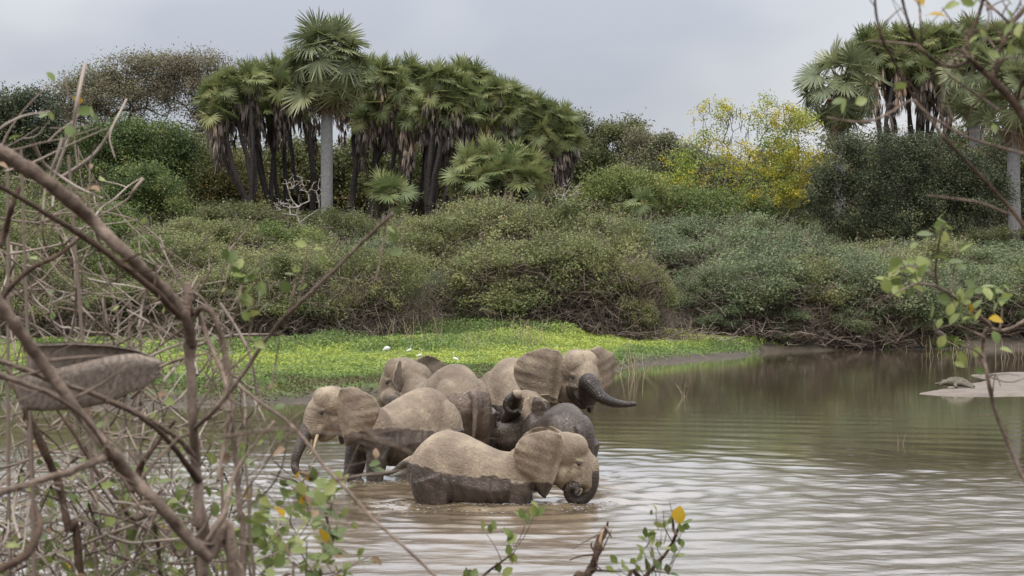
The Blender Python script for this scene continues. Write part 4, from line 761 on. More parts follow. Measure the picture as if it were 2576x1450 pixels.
tree('tree', 'big dark evergreen tree with a dense rounded crown below the fruiting palm', 'tree', base_at(2280, 146), px_lobes([(2085, 470, 48, 60), (2120, 410, 55, 60), (2195, 380, 65, 55), (2270, 385, 60, 50), (2340, 400, 65, 55), (2410, 440, 65, 55), (2470, 490, 60, 55), (2140, 500, 80, 60), (2250, 470, 100, 80), (2370, 510, 100, 65), (2450, 550, 70, 45), (2090, 555, 50, 40), (2240, 560, 120, 45)], 146, .9), L_DARK, T(11), 6500, 16, .075, .24, .22, 330, .35, gap=-.35, tint=(.5, .22, .2))
tree('tree', 'dark green tree behind the palm trunk at the far edge beyond the evergreen', 'tree', base_at(2540, 160), px_lobes([(2500, 430, 70, 70), (2590, 440, 80, 80), (2540, 520, 90, 60), (2660, 480, 90, 80)], 160, .8), L_DARK, T(12), 2500, 15, .11, .3, .25, 130, .3, gap=-.5, tint=(.62, .2, .2))
def dead_bush(px, d, spec, seed, label, n=90, tip=.010, mat=None, name='dead_shrub', cat='shrub', group='leafless bleached shrubs'):
    r = T(seed); lobes = px_lobes(spec, d, .8); b = base_at(px, d); z = gz(*b) - .1; o = np.array([b[0], b[1], z]); root = empty(name, tuple(o), label, cat, group)
    tg, _, _ = lobes_points(lobes, n, r, .2, .7); P, par, rr, tp = skeleton(np.array([o, o + np.array([0, 0, .6])]), tg, r, .5, .22, tip, 2.4); mb = MB(); wood(mb, P - o, par, rr, 4); mb.build('branches', mat or M_PALE, root, kind='stuff')
dead_bush(755, 145, [(740, 480, 40, 50), (790, 490, 30, 50), (720, 520, 40, 30)], 41, 'bleached leafless shrub beside the tall grey palm trunk', 130, .016)
dead_bush(1435, 143, [(1430, 480, 30, 40), (1460, 490, 25, 35), (1410, 500, 25, 30)], 42, 'bleached leafless shrub right of the young palm clump', 60, .016)

# ---------------- palms
pt = lambda px, py, d: at(px, py, d)
borassus('tallest fan palm with a smooth grey trunk standing in the middle of the branching palms', pt(822, 172, 160), pt(822, 318, 160), base_at(822, 160), .40, 52, 22, T(50), 1.2, emax=80, emin=-52)
borassus('fan palm carrying rusty fruit bunches above the dark evergreen', pt(2112, 228, 156), pt(2112, 330, 156), base_at(2112, 156), .36, 34, 5, T(51), 1.15, fruit=True, emax=70, emin=-50)
borassus('fan palm with a dead leaf skirt and grey trunk at the right edge', pt(2556, 255, 150), pt(2550, 400, 150), base_at(2555, 150), .40, 36, 30, T(52), 1.05, emin=-40)
borassus('fan palm in front of the right hand grove without a visible trunk', pt(2452, 215, 162), pt(2452, 330, 162), base_at(2452, 162), .36, 30, 10, T(53), 1.08)
GROVE = [(690, 163, [(545, 238), (578, 212), (612, 255), (560, 275), (625, 215), (532, 262)], .7, 'branching palm leaning left at the outer end of the grove, stems bare below'), (725, 167, [(655, 200), (690, 190), (672, 240), (642, 252), (708, 228)], .7, 'branching palm second from the outer left end of the grove'),
         (790, 170, [(735, 175), (762, 195), (722, 250), (770, 240)], .5, 'branching palm just left of the tall grey palm trunk'), (870, 170, [(895, 195), (935, 185), (880, 235), (915, 240)], .5, 'branching palm directly behind the tall palm crown, right side'),
         (915, 165, [(962, 192), (992, 206), (965, 252), (1003, 245), (940, 275)], .4, 'branching palm just right of the tall grey palm trunk'), (1005, 169, [(1030, 198), (1060, 210), (1035, 248), (1070, 262), (1010, 285)], .35, 'branching palm with a pair of upright stems in the middle of the grove'),
         (1078, 162, [(1100, 210), (1130, 222), (1096, 268), (1140, 268), (1165, 245), (1062, 290), (1120, 300)], .35, 'branching palm whose black stems fork in a wide V'), (1110, 168, [(1160, 202), (1195, 212), (1220, 232), (1190, 258)], .3, 'branching palm behind the V forked one, highest in the right half'),
         (1165, 165, [(1250, 238), (1286, 252), (1235, 280), (1275, 292), (1212, 300)], .4, 'branching palm above the young palm clump, left one'), (1215, 167, [(1320, 270), (1350, 290), (1310, 312), (1345, 328), (1285, 325)], .8, 'branching palm above the young palm clump, right one'), (1265, 169, [(1385, 298), (1415, 320), (1382, 345), (1412, 352), (1360, 335), (1425, 340)], .9, 'outermost branching palm at the right end of the grove with long dead skirts')]
for i, (bx, d, hd, lg, lab) in enumerate(GROVE): doum(lab, base_at(bx, d), [pt(x, y, d + (j % 3) * .7 - .7) for j, (x, y) in enumerate(hd)], T(60 + i), long=lg)
RGROVE = [(2235, 174, [(2170, 128), (2205, 122), (2235, 138), (2262, 165), (2200, 165)], 'branching palm behind the fruiting palm crown'), (2290, 176, [(2262, 108), (2295, 112), (2328, 104), (2310, 140), (2280, 160)], 'branching palm with bare forked stems showing sky between'), (2370, 175, [(2352, 108), (2385, 104), (2340, 150), (2375, 145), (2412, 112)], 'branching palm in the middle of the right hand grove'), (2450, 177, [(2440, 98), (2472, 104), (2425, 145), (2505, 98)], 'branching palm behind the overhanging branch fork'), (2545, 176, [(2540, 104), (2572, 108), (2610, 110), (2520, 150), (2590, 150)], 'branching palm at the edge of the picture behind the overhanging branch')]
for i, (bx, d, hd, lab) in enumerate(RGROVE): doum(lab, base_at(bx, d), [pt(x, y, d + (j % 3) * .7 - .7) for j, (x, y) in enumerate(hd)], T(80 + i), long=.7, hs=1.05)
doum('clump of young fan palms with low green fans above dry leaves', base_at(1245, 150), [pt(x, y, 150 + e) for x, y, e in ((1180, 425, 0), (1232, 408, .5), (1290, 412, 0), (1330, 440, .4), (1205, 465, -1), (1270, 455, -1.2), (1325, 478, -.8), (1165, 470, -.4))], T(95), 'young palms among the shrubs', 1.2, .10, .1, 12, 'young_palm', .2, False)
doum('small pale young palm low beside the tall grey trunk', base_at(968, 145), [pt(965, 490, 145), pt(985, 505, 144.6)], T(96), 'young palms among the shrubs', 1.15, .08, .0, 11, 'young_palm', .2, False)
doum('tiny young palm below the lime green shrub', base_at(1618, 143), [pt(1618, 525, 143)], T(97), 'young palms among the shrubs', .8, .06, .0, 9, 'young_palm', .2, False)

# ---------------- bank cover
def ground_cover():
    r = T(200); n = 330000; x = r.uniform(-27, 13.5, n); y = 70 + 52 * r.random(n); s = y - shore(x)
    lush = smooth(.5, 3.0, s + .8 * vnoise(np.stack([x, y], 1), 3, .6)); keep = (s > .1) & (r.random(n) < .3 + .7 * lush) & ((y < 117 - .25 * np.abs(x - 1)) | ((x > 5) & (y < 119.5))); x, y, s = x[keep], y[keep], s[keep]
    p = np.stack([x, y], 1); z = ground_z(x, y); patch = fbm(p, 60, .16); herb = smooth(.10, .5, (fbm(p, 66, .25) + .25) * smooth(90, 106, y) * smooth(7, 1, x))
    mossy = smooth(.0, .6, smooth(0, 4, x) * smooth(97, 104, y) + .35 * patch)
    h = r.random(len(x)) * (.10 + .45 * herb) * smooth(0, 3, s) + .02; tuft = .12 * np.maximum(0, fbm(p, 70, 1.1))
    t = np.clip(.50 + .20 * mossy - .24 * herb + .16 * patch + .12 * fbm(p, 73, .7) + .05 * r.normal(size=len(x)) - .34 * (1 - smooth(1.5, 8, s + 2 * vnoise(p, 71, .3))), 0, 1)
    mb = MB(); leaf_quads(mb, np.column_stack([x, y, z + h + tuft]), .065, .038, r, .9, t)
    m = leaf_mat('creeping bank plants', [(0, (.13, .115, .055)), (.14, (.12, .145, .045)), (.28, (.12, .18, .055)), (.5, (.27, .335, .09)), (.75, (.39, .44, .09)), (1, (.44, .45, .13))], .35)
    tag(mb.build('ground_cover', m), 'bright green creeping plants carpeting the low bank', 'ground cover', None, 'stuff')
ground_cover()
def far_shore_cover():
    r = T(201); n = 26000; x = r.uniform(11, 30, n); y = shore(x) + r.uniform(.3, 4.5, n); p = np.stack([x, y], 1); keep = fbm(p, 77, .3) > -.1; x, y = x[keep], y[keep]; z = ground_z(x, y)
    mb = MB(); leaf_quads(mb, np.column_stack([x, y, z + r.random(len(x)) * .3]), .085, .045, r, .6, np.clip(.3 + .2 * fbm(np.stack([x, y], 1), 78, .25) + .1 * r.normal(size=len(x)), 0, 1))
    tag(mb.build('shore_weeds', bpy.data.materials['creeping bank plants']), 'green weeds along the foot of the far shore thicket', 'weeds', None, 'stuff')
far_shore_cover()
M_STRAW = stick_mat('dry straw', [(0, (.20, .15, .10)), (.5, (.32, .25, .17)), (1, (.46, .38, .28))])
def stalks(px, py, d, n, h, spread, seed, label, water=False, lean=.25, group='clumps of dry stalks', r0=.010, name='dry_stalks', fork=True):
    r = T(seed); c = at(px, py, d); z = -.05 if water else gz(c.x, d); root = empty(name, (c.x, d, z), label, 'dry stalks', group); mb = MB()
    for k in range(n):
        b = np.array([r.normal() * spread, r.normal() * spread, 0]); L = h * r.uniform(.5, 1.1); dv = nrm(np.array([r.normal() * lean, r.normal() * lean, 1])); e = b + dv * L + np.array([r.normal() * .08 * h, 0, 0])
        P = spline([b, (b + e) / 2 + r.normal(size=3) * .05 * h, e], 5); t = r.random(); prisms(mb, P[:-1], P[1:], np.linspace(r0, r0 * .6, 4), np.linspace(r0 * .9, r0 * .4, 4), 3, t)
        if fork and r.random() < .6:
            q = P[3]; e2 = q + nrm(dv + r.normal(size=3) * .5) * L * .35; prisms(mb, [q], [e2], r0 * .6, r0 * .3, 3, t)
    mb.build('stalks', M_STRAW, root, kind='stuff')
for i, (px, d, n, h, sp, lab) in enumerate([(965, 104, 5, 1.7, .25, 'tall forked dry stalks behind the ibis'), (1035, 104, 16, 1.5, .45, 'dry stalks standing behind the egrets, brown at the foot'), (1105, 106, 10, 1.4, .5, 'thin dry stalks on the grassy hump left of its crest'), (1170, 100, 12, .9, .4, 'low bent dry stalks right of the lone egret'), (1215, 101, 9, 1.0, .35, 'short dry stalks above the back of the spread eared elephant'), (1300, 104, 26, 1.3, .5, 'dense clump of dry stalks in the middle of the hump'), (1345, 103, 16, 1.4, .35, 'dry upright stalks beside the spread ear'), (1250, 108, 9, 1.5, .5, 'sparse tall stalks near the thicket'), (700, 100, 5, 1.1, .5, 'few dry stalks in the bright green carpet'), (1480, 109, 4, 1.4, .6, 'bare pale sticks on the mossy end of the hump')]):
    stalks(px, HY, d, n, h, sp, 300 + i, lab)
stalks(1595, 0, 93.5, 14, 1.5, .35, 320, 'dry leaning reeds in the water at the tip of the green bank', True, .5, r0=.012)
stalks(1722, 0, 78, 5, .75, .08, 321, 'small twig sticking out of the open water', True, .35, r0=.009)
stalks(2262, 0, 58, 3, .33, .05, 322, 'thin green sedge stem in the open water', True, .3, r0=.006)
for i, px in enumerate((2345, 2400, 2440, 2480, 2530, 2570)): stalks(px, 0, 112 - i * .6, 5, .95, .35, 330 + i, f'sparse pale reeds in the far shallows, {ORD[i]} clump from the left', True, .12, 'reeds in the shallows', .011, 'reeds', False)
def debris():
    r = T(400)
    for k, (px, d) in enumerate(((1650, 113.8), (1720, 114.8), (1790, 117.5), (1880, 118.6), (1960, 119.0), (2050, 119.6), (2140, 120), (2230, 120.5))):
        c = at(px, HY, d); z = gz(c.x, d); root = empty('brushwood', (c.x, d, z), f'fallen grey brown branches, {ORD[k]} tangle from the left along the far shore', 'branches', 'fallen branches along the far shore'); mb = MB(); m = 90
        p0 = r.normal(size=(m, 3)) * np.array([1.5, .5, .3]) + np.array([0, 0, .25]); p0[:, 2] = np.abs(p0[:, 2]); dv = nrm(r.normal(size=(m, 3)) * np.array([1, .6, .55])); L = r.uniform(.4, 1.4, m)[:, None]; t = r.uniform(.3, 1, m)
        p1 = p0 + dv * L * .5; p2 = p1 + nrm(dv + r.normal(size=(m, 3)) * .4 - np.array([0, 0, .25])) * L * .5; p2[:, 2] = np.maximum(p2[:, 2], -.1); prisms(mb, p0, p1, .022, .016, 3, t); prisms(mb, p1, p2, .016, .008, 3, t); mb.build('branches', M_STICK, root, kind='stuff')
debris()

# ================================================================ birds and crocodile
M_WHITE = plain_mat('white plumage', (.6, .59, .56), .7); M_BLACK = plain_mat('black bare skin', (.02, .02, .022), .5); M_BILL = plain_mat('yellow bill', (.55, .36, .06), .4); M_HERON = plain_mat('grey brown plumage', (.20, .165, .145), .8); M_PALEB = plain_mat('pale neck plumage', (.42, .37, .32), .8); M_LEG = plain_mat('dark bird leg', (.05, .045, .03), .6)
def bird(name, label, px, d, h, yaw, body_m, neck_m, bill_m, group=None, bill=.12, curve=0.0, neck=.42, stoop=0.0, fat=1.0):
    """standing wader of height h: body with folded wings and tail, S-shaped neck, bill, two legs"""
    c = at(px, HY, d); z = gz(c.x, d); root = empty(name, (c.x, d, z), label, 'bird', group, yaw, h); b = MB(); B = np.array([(-.34, 0, .36, .012), (-.26, 0, .40, .05), (-.12, 0, .45, .10 * fat), (.02, 0, .50, .115 * fat), (.12, 0, .55, .085 * fat), (.16, 0, .60, .05)])
    q = spline(B, 16); tube(b, q[:, :3], q[:, 3], 10, flat=1.15); b.build('body', body_m, root, True)
    b = MB(); S = np.array([(.13, 0, .56, .045), (.20, 0, .62, .036), (.15, 0, .72, .028), (.14, 0, .72 + neck * .36, .025), (.17, 0, .72 + neck * .58 - stoop, .034), (.22, 0, .72 + neck * .60 - stoop, .028), (.25, 0, .72 + neck * .58 - stoop, .014)]); q = spline(S, 24); tube(b, q[:, :3], q[:, 3], 8); nk = b.build('neck', neck_m, root, True)
    b = MB(); e = q[-1, :3]; tube(b, spline([e - np.array([.015, 0, 0]), e + np.array([bill * .6, 0, -.01 - curve * .3]), e + np.array([bill, 0, -.02 - curve])], 8), np.linspace(.014, .004, 8), 6); b.build('bill', bill_m, root, True)
    for s in (1, -1):
        b = MB(); tube(b, spline([(-.02, s * .04, .44), (-.03, s * .04, .22), (0, s * .04, -.03)], 6), .011, 5); b.build('leg', M_LEG, root)
bird('ibis', 'ibis with a white body and black bowed head feeding in the green carpet', 974, 97, .6, 0.2, M_WHITE, M_BLACK, M_BLACK, 'white birds on the bank', .2, .10, .42, .02, 1.25)
bird('egret', 'white egret standing alone above the back of the rear facing elephant', 1146, 94, .48, 2.9, M_WHITE, M_WHITE, M_BILL, 'white birds on the bank', .1, 0, .44)
bird('egret', 'white egret standing among dry stalks just right of the ibis', 1030, 97.5, .42, 0.4, M_WHITE, M_WHITE, M_BILL, 'white birds on the bank', .1, 0, .44)
bird('egret', 'white egret half hidden behind the raised ear of the rear facing elephant', 1056, 95.5, .42, 0.2, M_WHITE, M_WHITE, M_BILL, 'white birds on the bank', .1, 0, .44)
bird('heron', 'tall grey brown heron with a long pale neck standing before the far shore thicket', 2360, 121, 1.35, 3.3, M_HERON, M_PALEB, M_PALEB, None, .13, 0, .5, 0, .95)
def crocodile():
    c = at(2408, 0, 82.2); root = empty('crocodile', (c.x, 82.2, .09), 'pale mud coloured crocodile lying on the tip of the sandbar', 'crocodile', None, math.radians(114)); m = bark_mat('crocodile hide', (.075, .065, .047), (.19, .165, .125), 14.0, .8, (1, 1, 1)); mb = MB()
    S = spline([(-1.45, .35, .05, .02), (-1.05, .18, .07, .06), (-.62, .03, .12, .12), (-.25, 0, .16, .19), (.15, 0, .17, .21), (.45, 0, .15, .17), (.62, 0, .13, .125), (.78, 0, .13, .125), (.92, 0, .10, .08), (1.15, 0, .07, .055), (1.30, 0, .06, .035)], 44); tube(mb, S[:, :3], S[:, 3], 14, flat=.72)
    for s in (1, -1):
        tube(mb, spline([(.40, s * .12, .14), (.45, s * .28, .12), (.55, s * .34, .02)], 7), np.linspace(.07, .04, 7), 8); tube(mb, spline([(-.35, s * .12, .14), (-.32, s * .30, .12), (-.48, s * .36, .02)], 7), np.linspace(.08, .045, 7), 8); ellipsoid(mb, (.80, s * .055, .205), (.04, .03, .03), None, 7)
    mb.build('body', m, root, True)
    for s in (1, -1):
        for k, x in enumerate(np.linspace(-1.2, .5, 16)):
            i = np.abs(S[:, 0] - x).argmin(); b = MB(); w = S[i, 3] * .3; zz = S[i, 2] + S[i, 3] * .66; y = S[i, 1] + s * w; b.add([(x - .05, y - .03, zz), (x + .05, y - .03, zz), (x + .05, y + .03, zz), (x - .05, y + .03, zz), (x - .02, y, zz + .055)], None, [(0, 1, 4), (1, 2, 4), (2, 3, 4), (3, 0, 4)]); b.build('scute', m, root)
crocodile()

# ================================================================ branches and twigs on the near bank
M_FORE = bark_mat('weathered grey brown branch', (.085, .058, .042), (.26, .195, .15), 30.0, .5, (1, 1, 1))
M_FOREDARK = bark_mat('dark reddish branch', (.04, .026, .018), (.125, .08, .055), 26.0, .5, (1, 1, 1))
M_FORETWIG = stick_mat('pale dry twig', [(0, (.10, .072, .055)), (.5, (.215, .165, .13)), (1, (.34, .285, .235))])
LG = leaf_mat('near leaf', [(0, (.075, .105, .03)), (.4, (.15, .195, .055)), (.75, (.245, .28, .08)), (1, (.34, .34, .12))], .38, .4, .8, .4)
LY = leaf_mat('near yellow leaf', [(0, (.36, .2, .01)), (1, (.5, .34, .025))], .35, .45, .5)
LB = leaf_mat('near dry leaf', [(0, (.16, .10, .06)), (1, (.36, .25, .16))], .2, .7, .5)
def leaf_mesh(mat, wid, bend, fold, seed):
    r = np.random.default_rng(seed); x = np.array([0, .12, .3, .5, .7, .88, 1.0]); w = np.array([.02, .17, .36, .44, .37, .20, .0]) * wid; z = -bend * x ** 2; e = fold * w; j = 1 + .08 * r.normal(size=(2, 7)); mb = MB()
    V = np.concatenate([np.stack([x, w * j[0], z + e], 1), np.stack([x, 0 * x, z], 1), np.stack([x, -w * j[1], z + e], 1)]); q = [(a, a + 1, a + 8, a + 7) for a in list(range(6)) + list(range(7, 13))]
    mb.add(V, q, None, .5); prisms(mb, [(-.18, 0, 0)], [(.02, 0, 0)], .012, .010, 4, .6); return mb.mesh('leaf', mat, True)
LEAF = [leaf_mesh(LG, .8, .15, .25, 1), leaf_mesh(LG, .62, .3, .35, 2), leaf_mesh(LG, .9, .05, .15, 3), leaf_mesh(LG, .7, -.15, .3, 4)]; LEAFY = leaf_mesh(LY, .95, .2, .3, 5); LEAFB = leaf_mesh(LB, .8, .45, .7, 6)
def add_leaf(root, p, dvec, size, rng, me=None):
    me = me or LEAF[rng.integers(0, 4)]; o = Vector(root.location)
    link('leaf', me, root, matrix=Matrix.Translation(Vector(p) - o) @ orient(dvec, (rng.normal() * .6, -0.55 + rng.normal() * .5, .8), rng.normal() * .6) @ Matrix.Scale(size, 4))
def limb(root, pts, d, mat=None, name='branch', knots=True, seed=0, sides=10):
    """one branch through picture points (x, y, half width) at distance d (or d0,d1): a real tube in space"""
    r = np.random.default_rng(seed + int(abs(pts[0][0]) * 7 + abs(pts[0][1]))); d0, d1 = d if isinstance(d, tuple) else (d, d); n = len(pts); o = np.array(root.location)
    P = []
    for i, p in enumerate(pts):
        dd = d0 + (d1 - d0) * i / (n - 1) + (.02 * r.normal() if 0 < i < n - 1 else 0); P.append([*at(p[0], p[1], dd), p[2] * (.75 if p[2] > 4 else .9) / F * dd])
    m = n * 6; S = spline(P, m)
    if knots: S[:, 3] *= 1 + .07 * vnoise(S[:, :3], 3, 18.0) + .22 * (r.random(m) < .07); S[:, :3] += .12 * S[:, 3:4] * r.normal(size=(m, 3)) * .6
    mb = MB(); tube(mb, S[:, :3] - o, np.maximum(S[:, 3], .0006), sides)
    if knots and n > 5:
        for _ in range(n + 2):
            i = r.integers(2, m - 2); L = r.uniform(.03, .14); q = S[i, :3] - o; w = max(.0012, min(S[i, 3] * .35, .004)); v = nrm(r.normal(size=3) * np.array([1, .5, 1])); tube(mb, spline([q, q + v * L * .5 + r.normal(size=3) * .006, q + v * L + r.normal(size=3) * .012], 6), np.linspace(w, w * .45, 6), 5)
    return mb.build(name, mat or M_FORE, root, True)
def froot(name, label, px, d, cat='branch', group=None):
    c = at(px, HY, d); return empty(name, (c.x, d, gz(c.x, d)), label, cat, group)
def down(px, d, r): return (px, HY + (CH - gz(at(px, 0, d).x, d) + .1) / d * F, r)
# -- tall bare shrub: upright stem with the big arching limb
A = froot('bare_shrub', 'bare shrub with upright grey stem and thick limb arching to the upper left', 500, 5.6, 'shrub')
limb(A, [(470, 712, 13), (474, 770, 17), (476, 860, 18), (481, 960, 17), (485, 1060, 17), (494, 1180, 17), (503, 1320, 18), (512, 1460, 20), down(530, 5.6, 26)], 5.6, name='stem')
limb(A, [(484, 870, 17), (468, 805, 18), (428, 745, 19), (370, 688, 20), (300, 622, 21), (228, 552, 22), (150, 482, 23), (60, 418, 24), (-60, 350, 25), (-160, 300, 22)], (5.6, 5.2))
limb(A, [(452, 800, 10), (400, 742, 12), (305, 664, 11), (225, 606, 10), (120, 540, 9), (0, 470, 8), (-80, 430, 7)], (5.55, 5.0), M_FOREDARK)
limb(A, [(484, 800, 9), (512, 774, 11), (540, 800, 11), (560, 860, 10), (572, 940, 10), (580, 1040, 9), (594, 1160, 10), (603, 1300, 10), (612, 1460, 11), down(620, 5.5, 12)], (5.6, 5.4))
limb(A, [(500, 778, 8), (522, 850, 8), (552, 920, 8), (572, 985, 8), (575, 1050, 7), (560, 1140, 6), (548, 1210, 6)], (5.6, 5.3))
limb(A, [(490, 1078, 8), (540, 1030, 8), (598, 960, 7.5), (690, 828, 7), (770, 748, 6.5), (860, 662, 6), (930, 592, 5.5), (988, 538, 4)], (5.5, 5.0), M_FORE)
limb(A, [(588, 962, 6), (650, 1010, 6), (715, 1055, 6), (765, 1105, 6), (815, 1172, 6.5), (872, 1232, 6.5), (935, 1302, 6), (1012, 1372, 5), (1100, 1455, 4), (1180, 1540, 3)], (5.5, 5.0), M_FORE)
limb(A, [(490, 1150, 10), (440, 1098, 9), (345, 1040, 8), (225, 988, 8), (130, 958, 9), (60, 930, 9), (-40, 895, 9)], (5.6, 5.0), M_FORE)
limb(A, [(500, 1212, 13), (455, 1150, 10), (400, 1085, 8), (340, 1042, 7), (270, 1010, 7)], (5.6, 5.2), M_FOREDARK)
limb(A, [(560, 1100, 5), (700, 1080, 3.2), (830, 1090, 2.6), (930, 1104, 2.4), (1010, 1128, 2.2), (1050, 1150, 1.5)], (3.4, 2.6), M_FORE)
limb(A, [(845, 1208, 3), (900, 1198, 3.5), (960, 1190, 3), (1010, 1184, 2)], (5.0, 5.0), M_FORE)
for sx, sy, n in ((610, 700, 16), (745, 690, 5), (640, 770, 7), (965, 600, 3), (700, 872, 1), (770, 655, 4)):
    r = T(900 + sx)
    for k in range(n):
        p = at(sx + r.normal() * 22, sy + r.normal() * 26, 5.3); add_leaf(A, p, (r.normal(), r.normal() * .6, r.normal() + .5), r.uniform(.022, .036), r)
    limb(A, [(sx - 20, sy + 110, 3), (sx - 8, sy + 50, 3), (sx, sy, 2), (sx + 6, sy - 40, 1.5)], 5.3, M_FORE)
# -- second bare shrub: long diagonal limb
B = froot('bare_shrub', 'fallen bare limb slanting from the left edge down to the bottom of the picture', 600, 4.7, 'shrub')
limb(B, [(-120, 620, 20), (0, 765, 20), (60, 848, 20), (115, 925, 20), (172, 1003, 19), (230, 1080, 20), (275, 1135, 21), (335, 1205, 20), (400, 1270, 20), (460, 1338, 21), (525, 1402, 22), (590, 1475, 24), down(680, 4.7, 28)], (4.5, 4.8), name='stem')
limb(B, [(282, 1142, 17), (250, 1158, 14), (180, 1186, 12), (85, 1214, 12), (0, 1240, 12), (-100, 1275, 12)], (4.68, 4.3))
limb(B, [(290, 1150, 8), (262, 1120, 7), (200, 1040, 6), (110, 985, 8), (0, 945, 10), (-60, 930, 10)], (4.68, 4.2))
limb(B, [(505, 1385, 9), (560, 1300, 9), (588, 1200, 8), (640, 1120, 5), (690, 1060, 4)], (4.75, 4.9))
limb(B, [(-40, 1450, 14), (60, 1400, 14), (100, 1330, 13), (90, 1270, 8)], (4.2, 4.4), M_FOREDARK)
C = froot('bare_shrub', 'dark leaning stems behind the fallen limb in the lower left', 170, 6.4, 'shrub')
limb(C, [(20, 930, 9), (60, 1020, 12), (108, 1128, 13), (150, 1225, 13), (172, 1330, 13), (200, 1455, 14), down(230, 6.4, 18)], 6.4, M_FOREDARK, 'stem')
limb(C, [(135, 1020, 5), (185, 1090, 6), (240, 1180, 6), (325, 1300, 7), (405, 1450, 8), down(430, 6.6, 9)], 6.6, M_FOREDARK)
limb(C, [(300, 1190, 6), (350, 1270, 8), (400, 1330, 8), (450, 1400, 8), (500, 1480, 9), down(520, 6.5, 10)], 6.5, M_FORE)
limb(C, [(440, 1060, 5), (400, 1110, 6), (365, 1155, 9), (350, 1185, 12), (330, 1240, 9)], 6.4, M_FOREDARK)
limb(C, [(-30, 790, 9), (60, 690, 9), (150, 640, 7), (210, 590, 5)], 6.0, M_FOREDARK); limb(C, [(-20, 640, 12), (10, 590, 11), (30, 520, 9), (48, 470, 7)], 6.0, M_FOREDARK)
# -- curled dry palm sheath caught in the branches
def sheath():
    d = 6.2; root = froot('palm_sheath', 'curled dry grey palm leaf sheath lodged among the bare branches', 230, d, 'dry leaf'); o = np.array(root.location); ns, nu = 26, 14; V = []; t = np.linspace(0, 1, ns)
    cx = np.interp(t, [0, .3, .6, .85, 1], [60, 150, 260, 345, 405]); cy = np.interp(t, [0, .3, .6, .85, 1], [950, 948, 940, 930, 925]); hh = np.interp(t, [0, .15, .4, .65, .85, 1], [78, 84, 84, 74, 54, 20]); op = np.interp(t, [0, .4, .7, 1], [5.0, 5.1, 5.5, 6.1])
    for i in range(ns):
        c = np.array(at(cx[i], cy[i], d - .30 + .5 * t[i])); R = hh[i] / F * d; a = np.linspace(-op[i] / 2, op[i] / 2, nu) * 1.0 + 5.55 - .5 * t[i]
        V.append(np.stack([c[0] + 0 * a + .006 * np.sin(3 * a), c[1] + R * .9 * np.cos(a), c[2] + R * np.sin(a) * np.where(np.sin(a) > 0, 1, 1.0)], 1))
    V = np.array(V); inner = V.copy(); cen = V.mean(1, keepdims=True); inner = cen + (V - cen) * .93; mb = MB()
    A_ = np.concatenate([V.reshape(-1, 3), inner.reshape(-1, 3)]) - o; k = ns * nu; i = np.arange(ns - 1)[:, None] * nu + np.arange(nu - 1)[None]; q = [np.stack([i, i + 1, i + nu + 1, i + nu], -1).reshape(-1, 4), np.stack([i + k, i + nu + k, i + nu + 1 + k, i + 1 + k], -1).reshape(-1, 4)]
    for ln in (np.arange(nu), (ns - 1) * nu + np.arange(nu), np.arange(ns) * nu, np.arange(ns) * nu + nu - 1): q.append(np.stack([ln[:-1], ln[1:], ln[1:] + k, ln[:-1] + k], -1))
    mb.add(A_, np.vstack(q)); mb.build('blade', bark_mat('dry sheath', (.11, .083, .065), (.33, .265, .21), 60.0, .4, (.05, 1, 1)), root, True)
    limb(root, [(400, 925, 5), (430, 912, 5), (470, 900, 4), (520, 890, 3)], d, M_FORE, 'stalk')
sheath()
# -- dry tangles
def tangle(label, boxes, seed, base_px, d, leaves=0, group='tangles of dry twigs on the near bank', lsize=(.022, .04), name='dry_shrub'):
    r = T(seed); root = froot(name, label, base_px, d, 'shrub', group); o = np.array(root.location); mb = MB(); tips = []
    for (x0, x1, y0, y1, n, L0, L1, rp) in boxes:
        for k in range(n):
            x, y = r.uniform(x0, x1), r.uniform(y0, y1); a = r.choice([r.normal(-.35, .3), r.normal(.5, .35), r.normal(1.0, .3), r.normal(-.9, .3), r.normal(1.5, .35)]); L = r.uniform(L0, L1); dd = d + r.uniform(-.8, .8); w = rp * (r.uniform(.3, .75) if r.random() < .6 else r.uniform(.7, 1.35)) / F * dd; bow = r.normal() * .10 * L; t = r.random()
            e = np.array([math.cos(a), math.sin(a)]); nn = np.array([-e[1], e[0]]); pts = [np.array([x, y]) + e * L * (f - .5) + nn * bow * math.sin(math.pi * f) + r.normal(size=2) * 3 for f in (0, .25, .5, .75, 1)]; P = spline([[*at(p[0], p[1], dd + .25 * r.normal() * (i - 2) / 4)] for i, p in enumerate(pts)], 12) - o
            tube(mb, P, np.linspace(w, w * .45, 12), 5, t, False); tips.append(P[-1] + o); tips.append(P[7] + o)
            if r.random() < .55:
                q = P[r.integers(5, 10)]; b = q + np.array([r.normal() * .6, r.normal() * .3, r.normal() * .6]) * L * .4 / F * dd; tube(mb, spline([q, (q + b) / 2 + r.normal(size=3) * .01, b], 6), np.linspace(w * .55, w * .3, 6), 4, t, False); tips.append(b + o)
    # stems that carry the tangle
    for k in range(3):
        px = r.uniform(boxes[0][0] + 40, boxes[0][1] - 40); dd = d + r.uniform(-.5, .5); g = down(px + r.normal() * 60, dd, 6); y1 = boxes[0][3] - r.uniform(0, 120); P = spline([[*at(g[0], g[1], dd)], [*at((g[0] + px) / 2 + r.normal() * 30, (g[1] + y1) / 2, dd)], [*at(px, y1, dd)]], 12) - o; tube(mb, P, np.linspace(7, 4, 12) / F * dd, 6, .4, False)
    mb.build('twigs', M_FORETWIG, root, kind='stuff'); tips = np.array(tips)
    for k in range(leaves):
        p = tips[r.integers(len(tips))] + r.normal(size=3) * .012; u = r.random(); add_leaf(root, p, (r.normal(), r.normal() * .5 - .2, r.normal() * .8 + .2), r.uniform(*lsize), r, LEAFY if u < .02 else LEAFB if u < .07 else None)
    return root
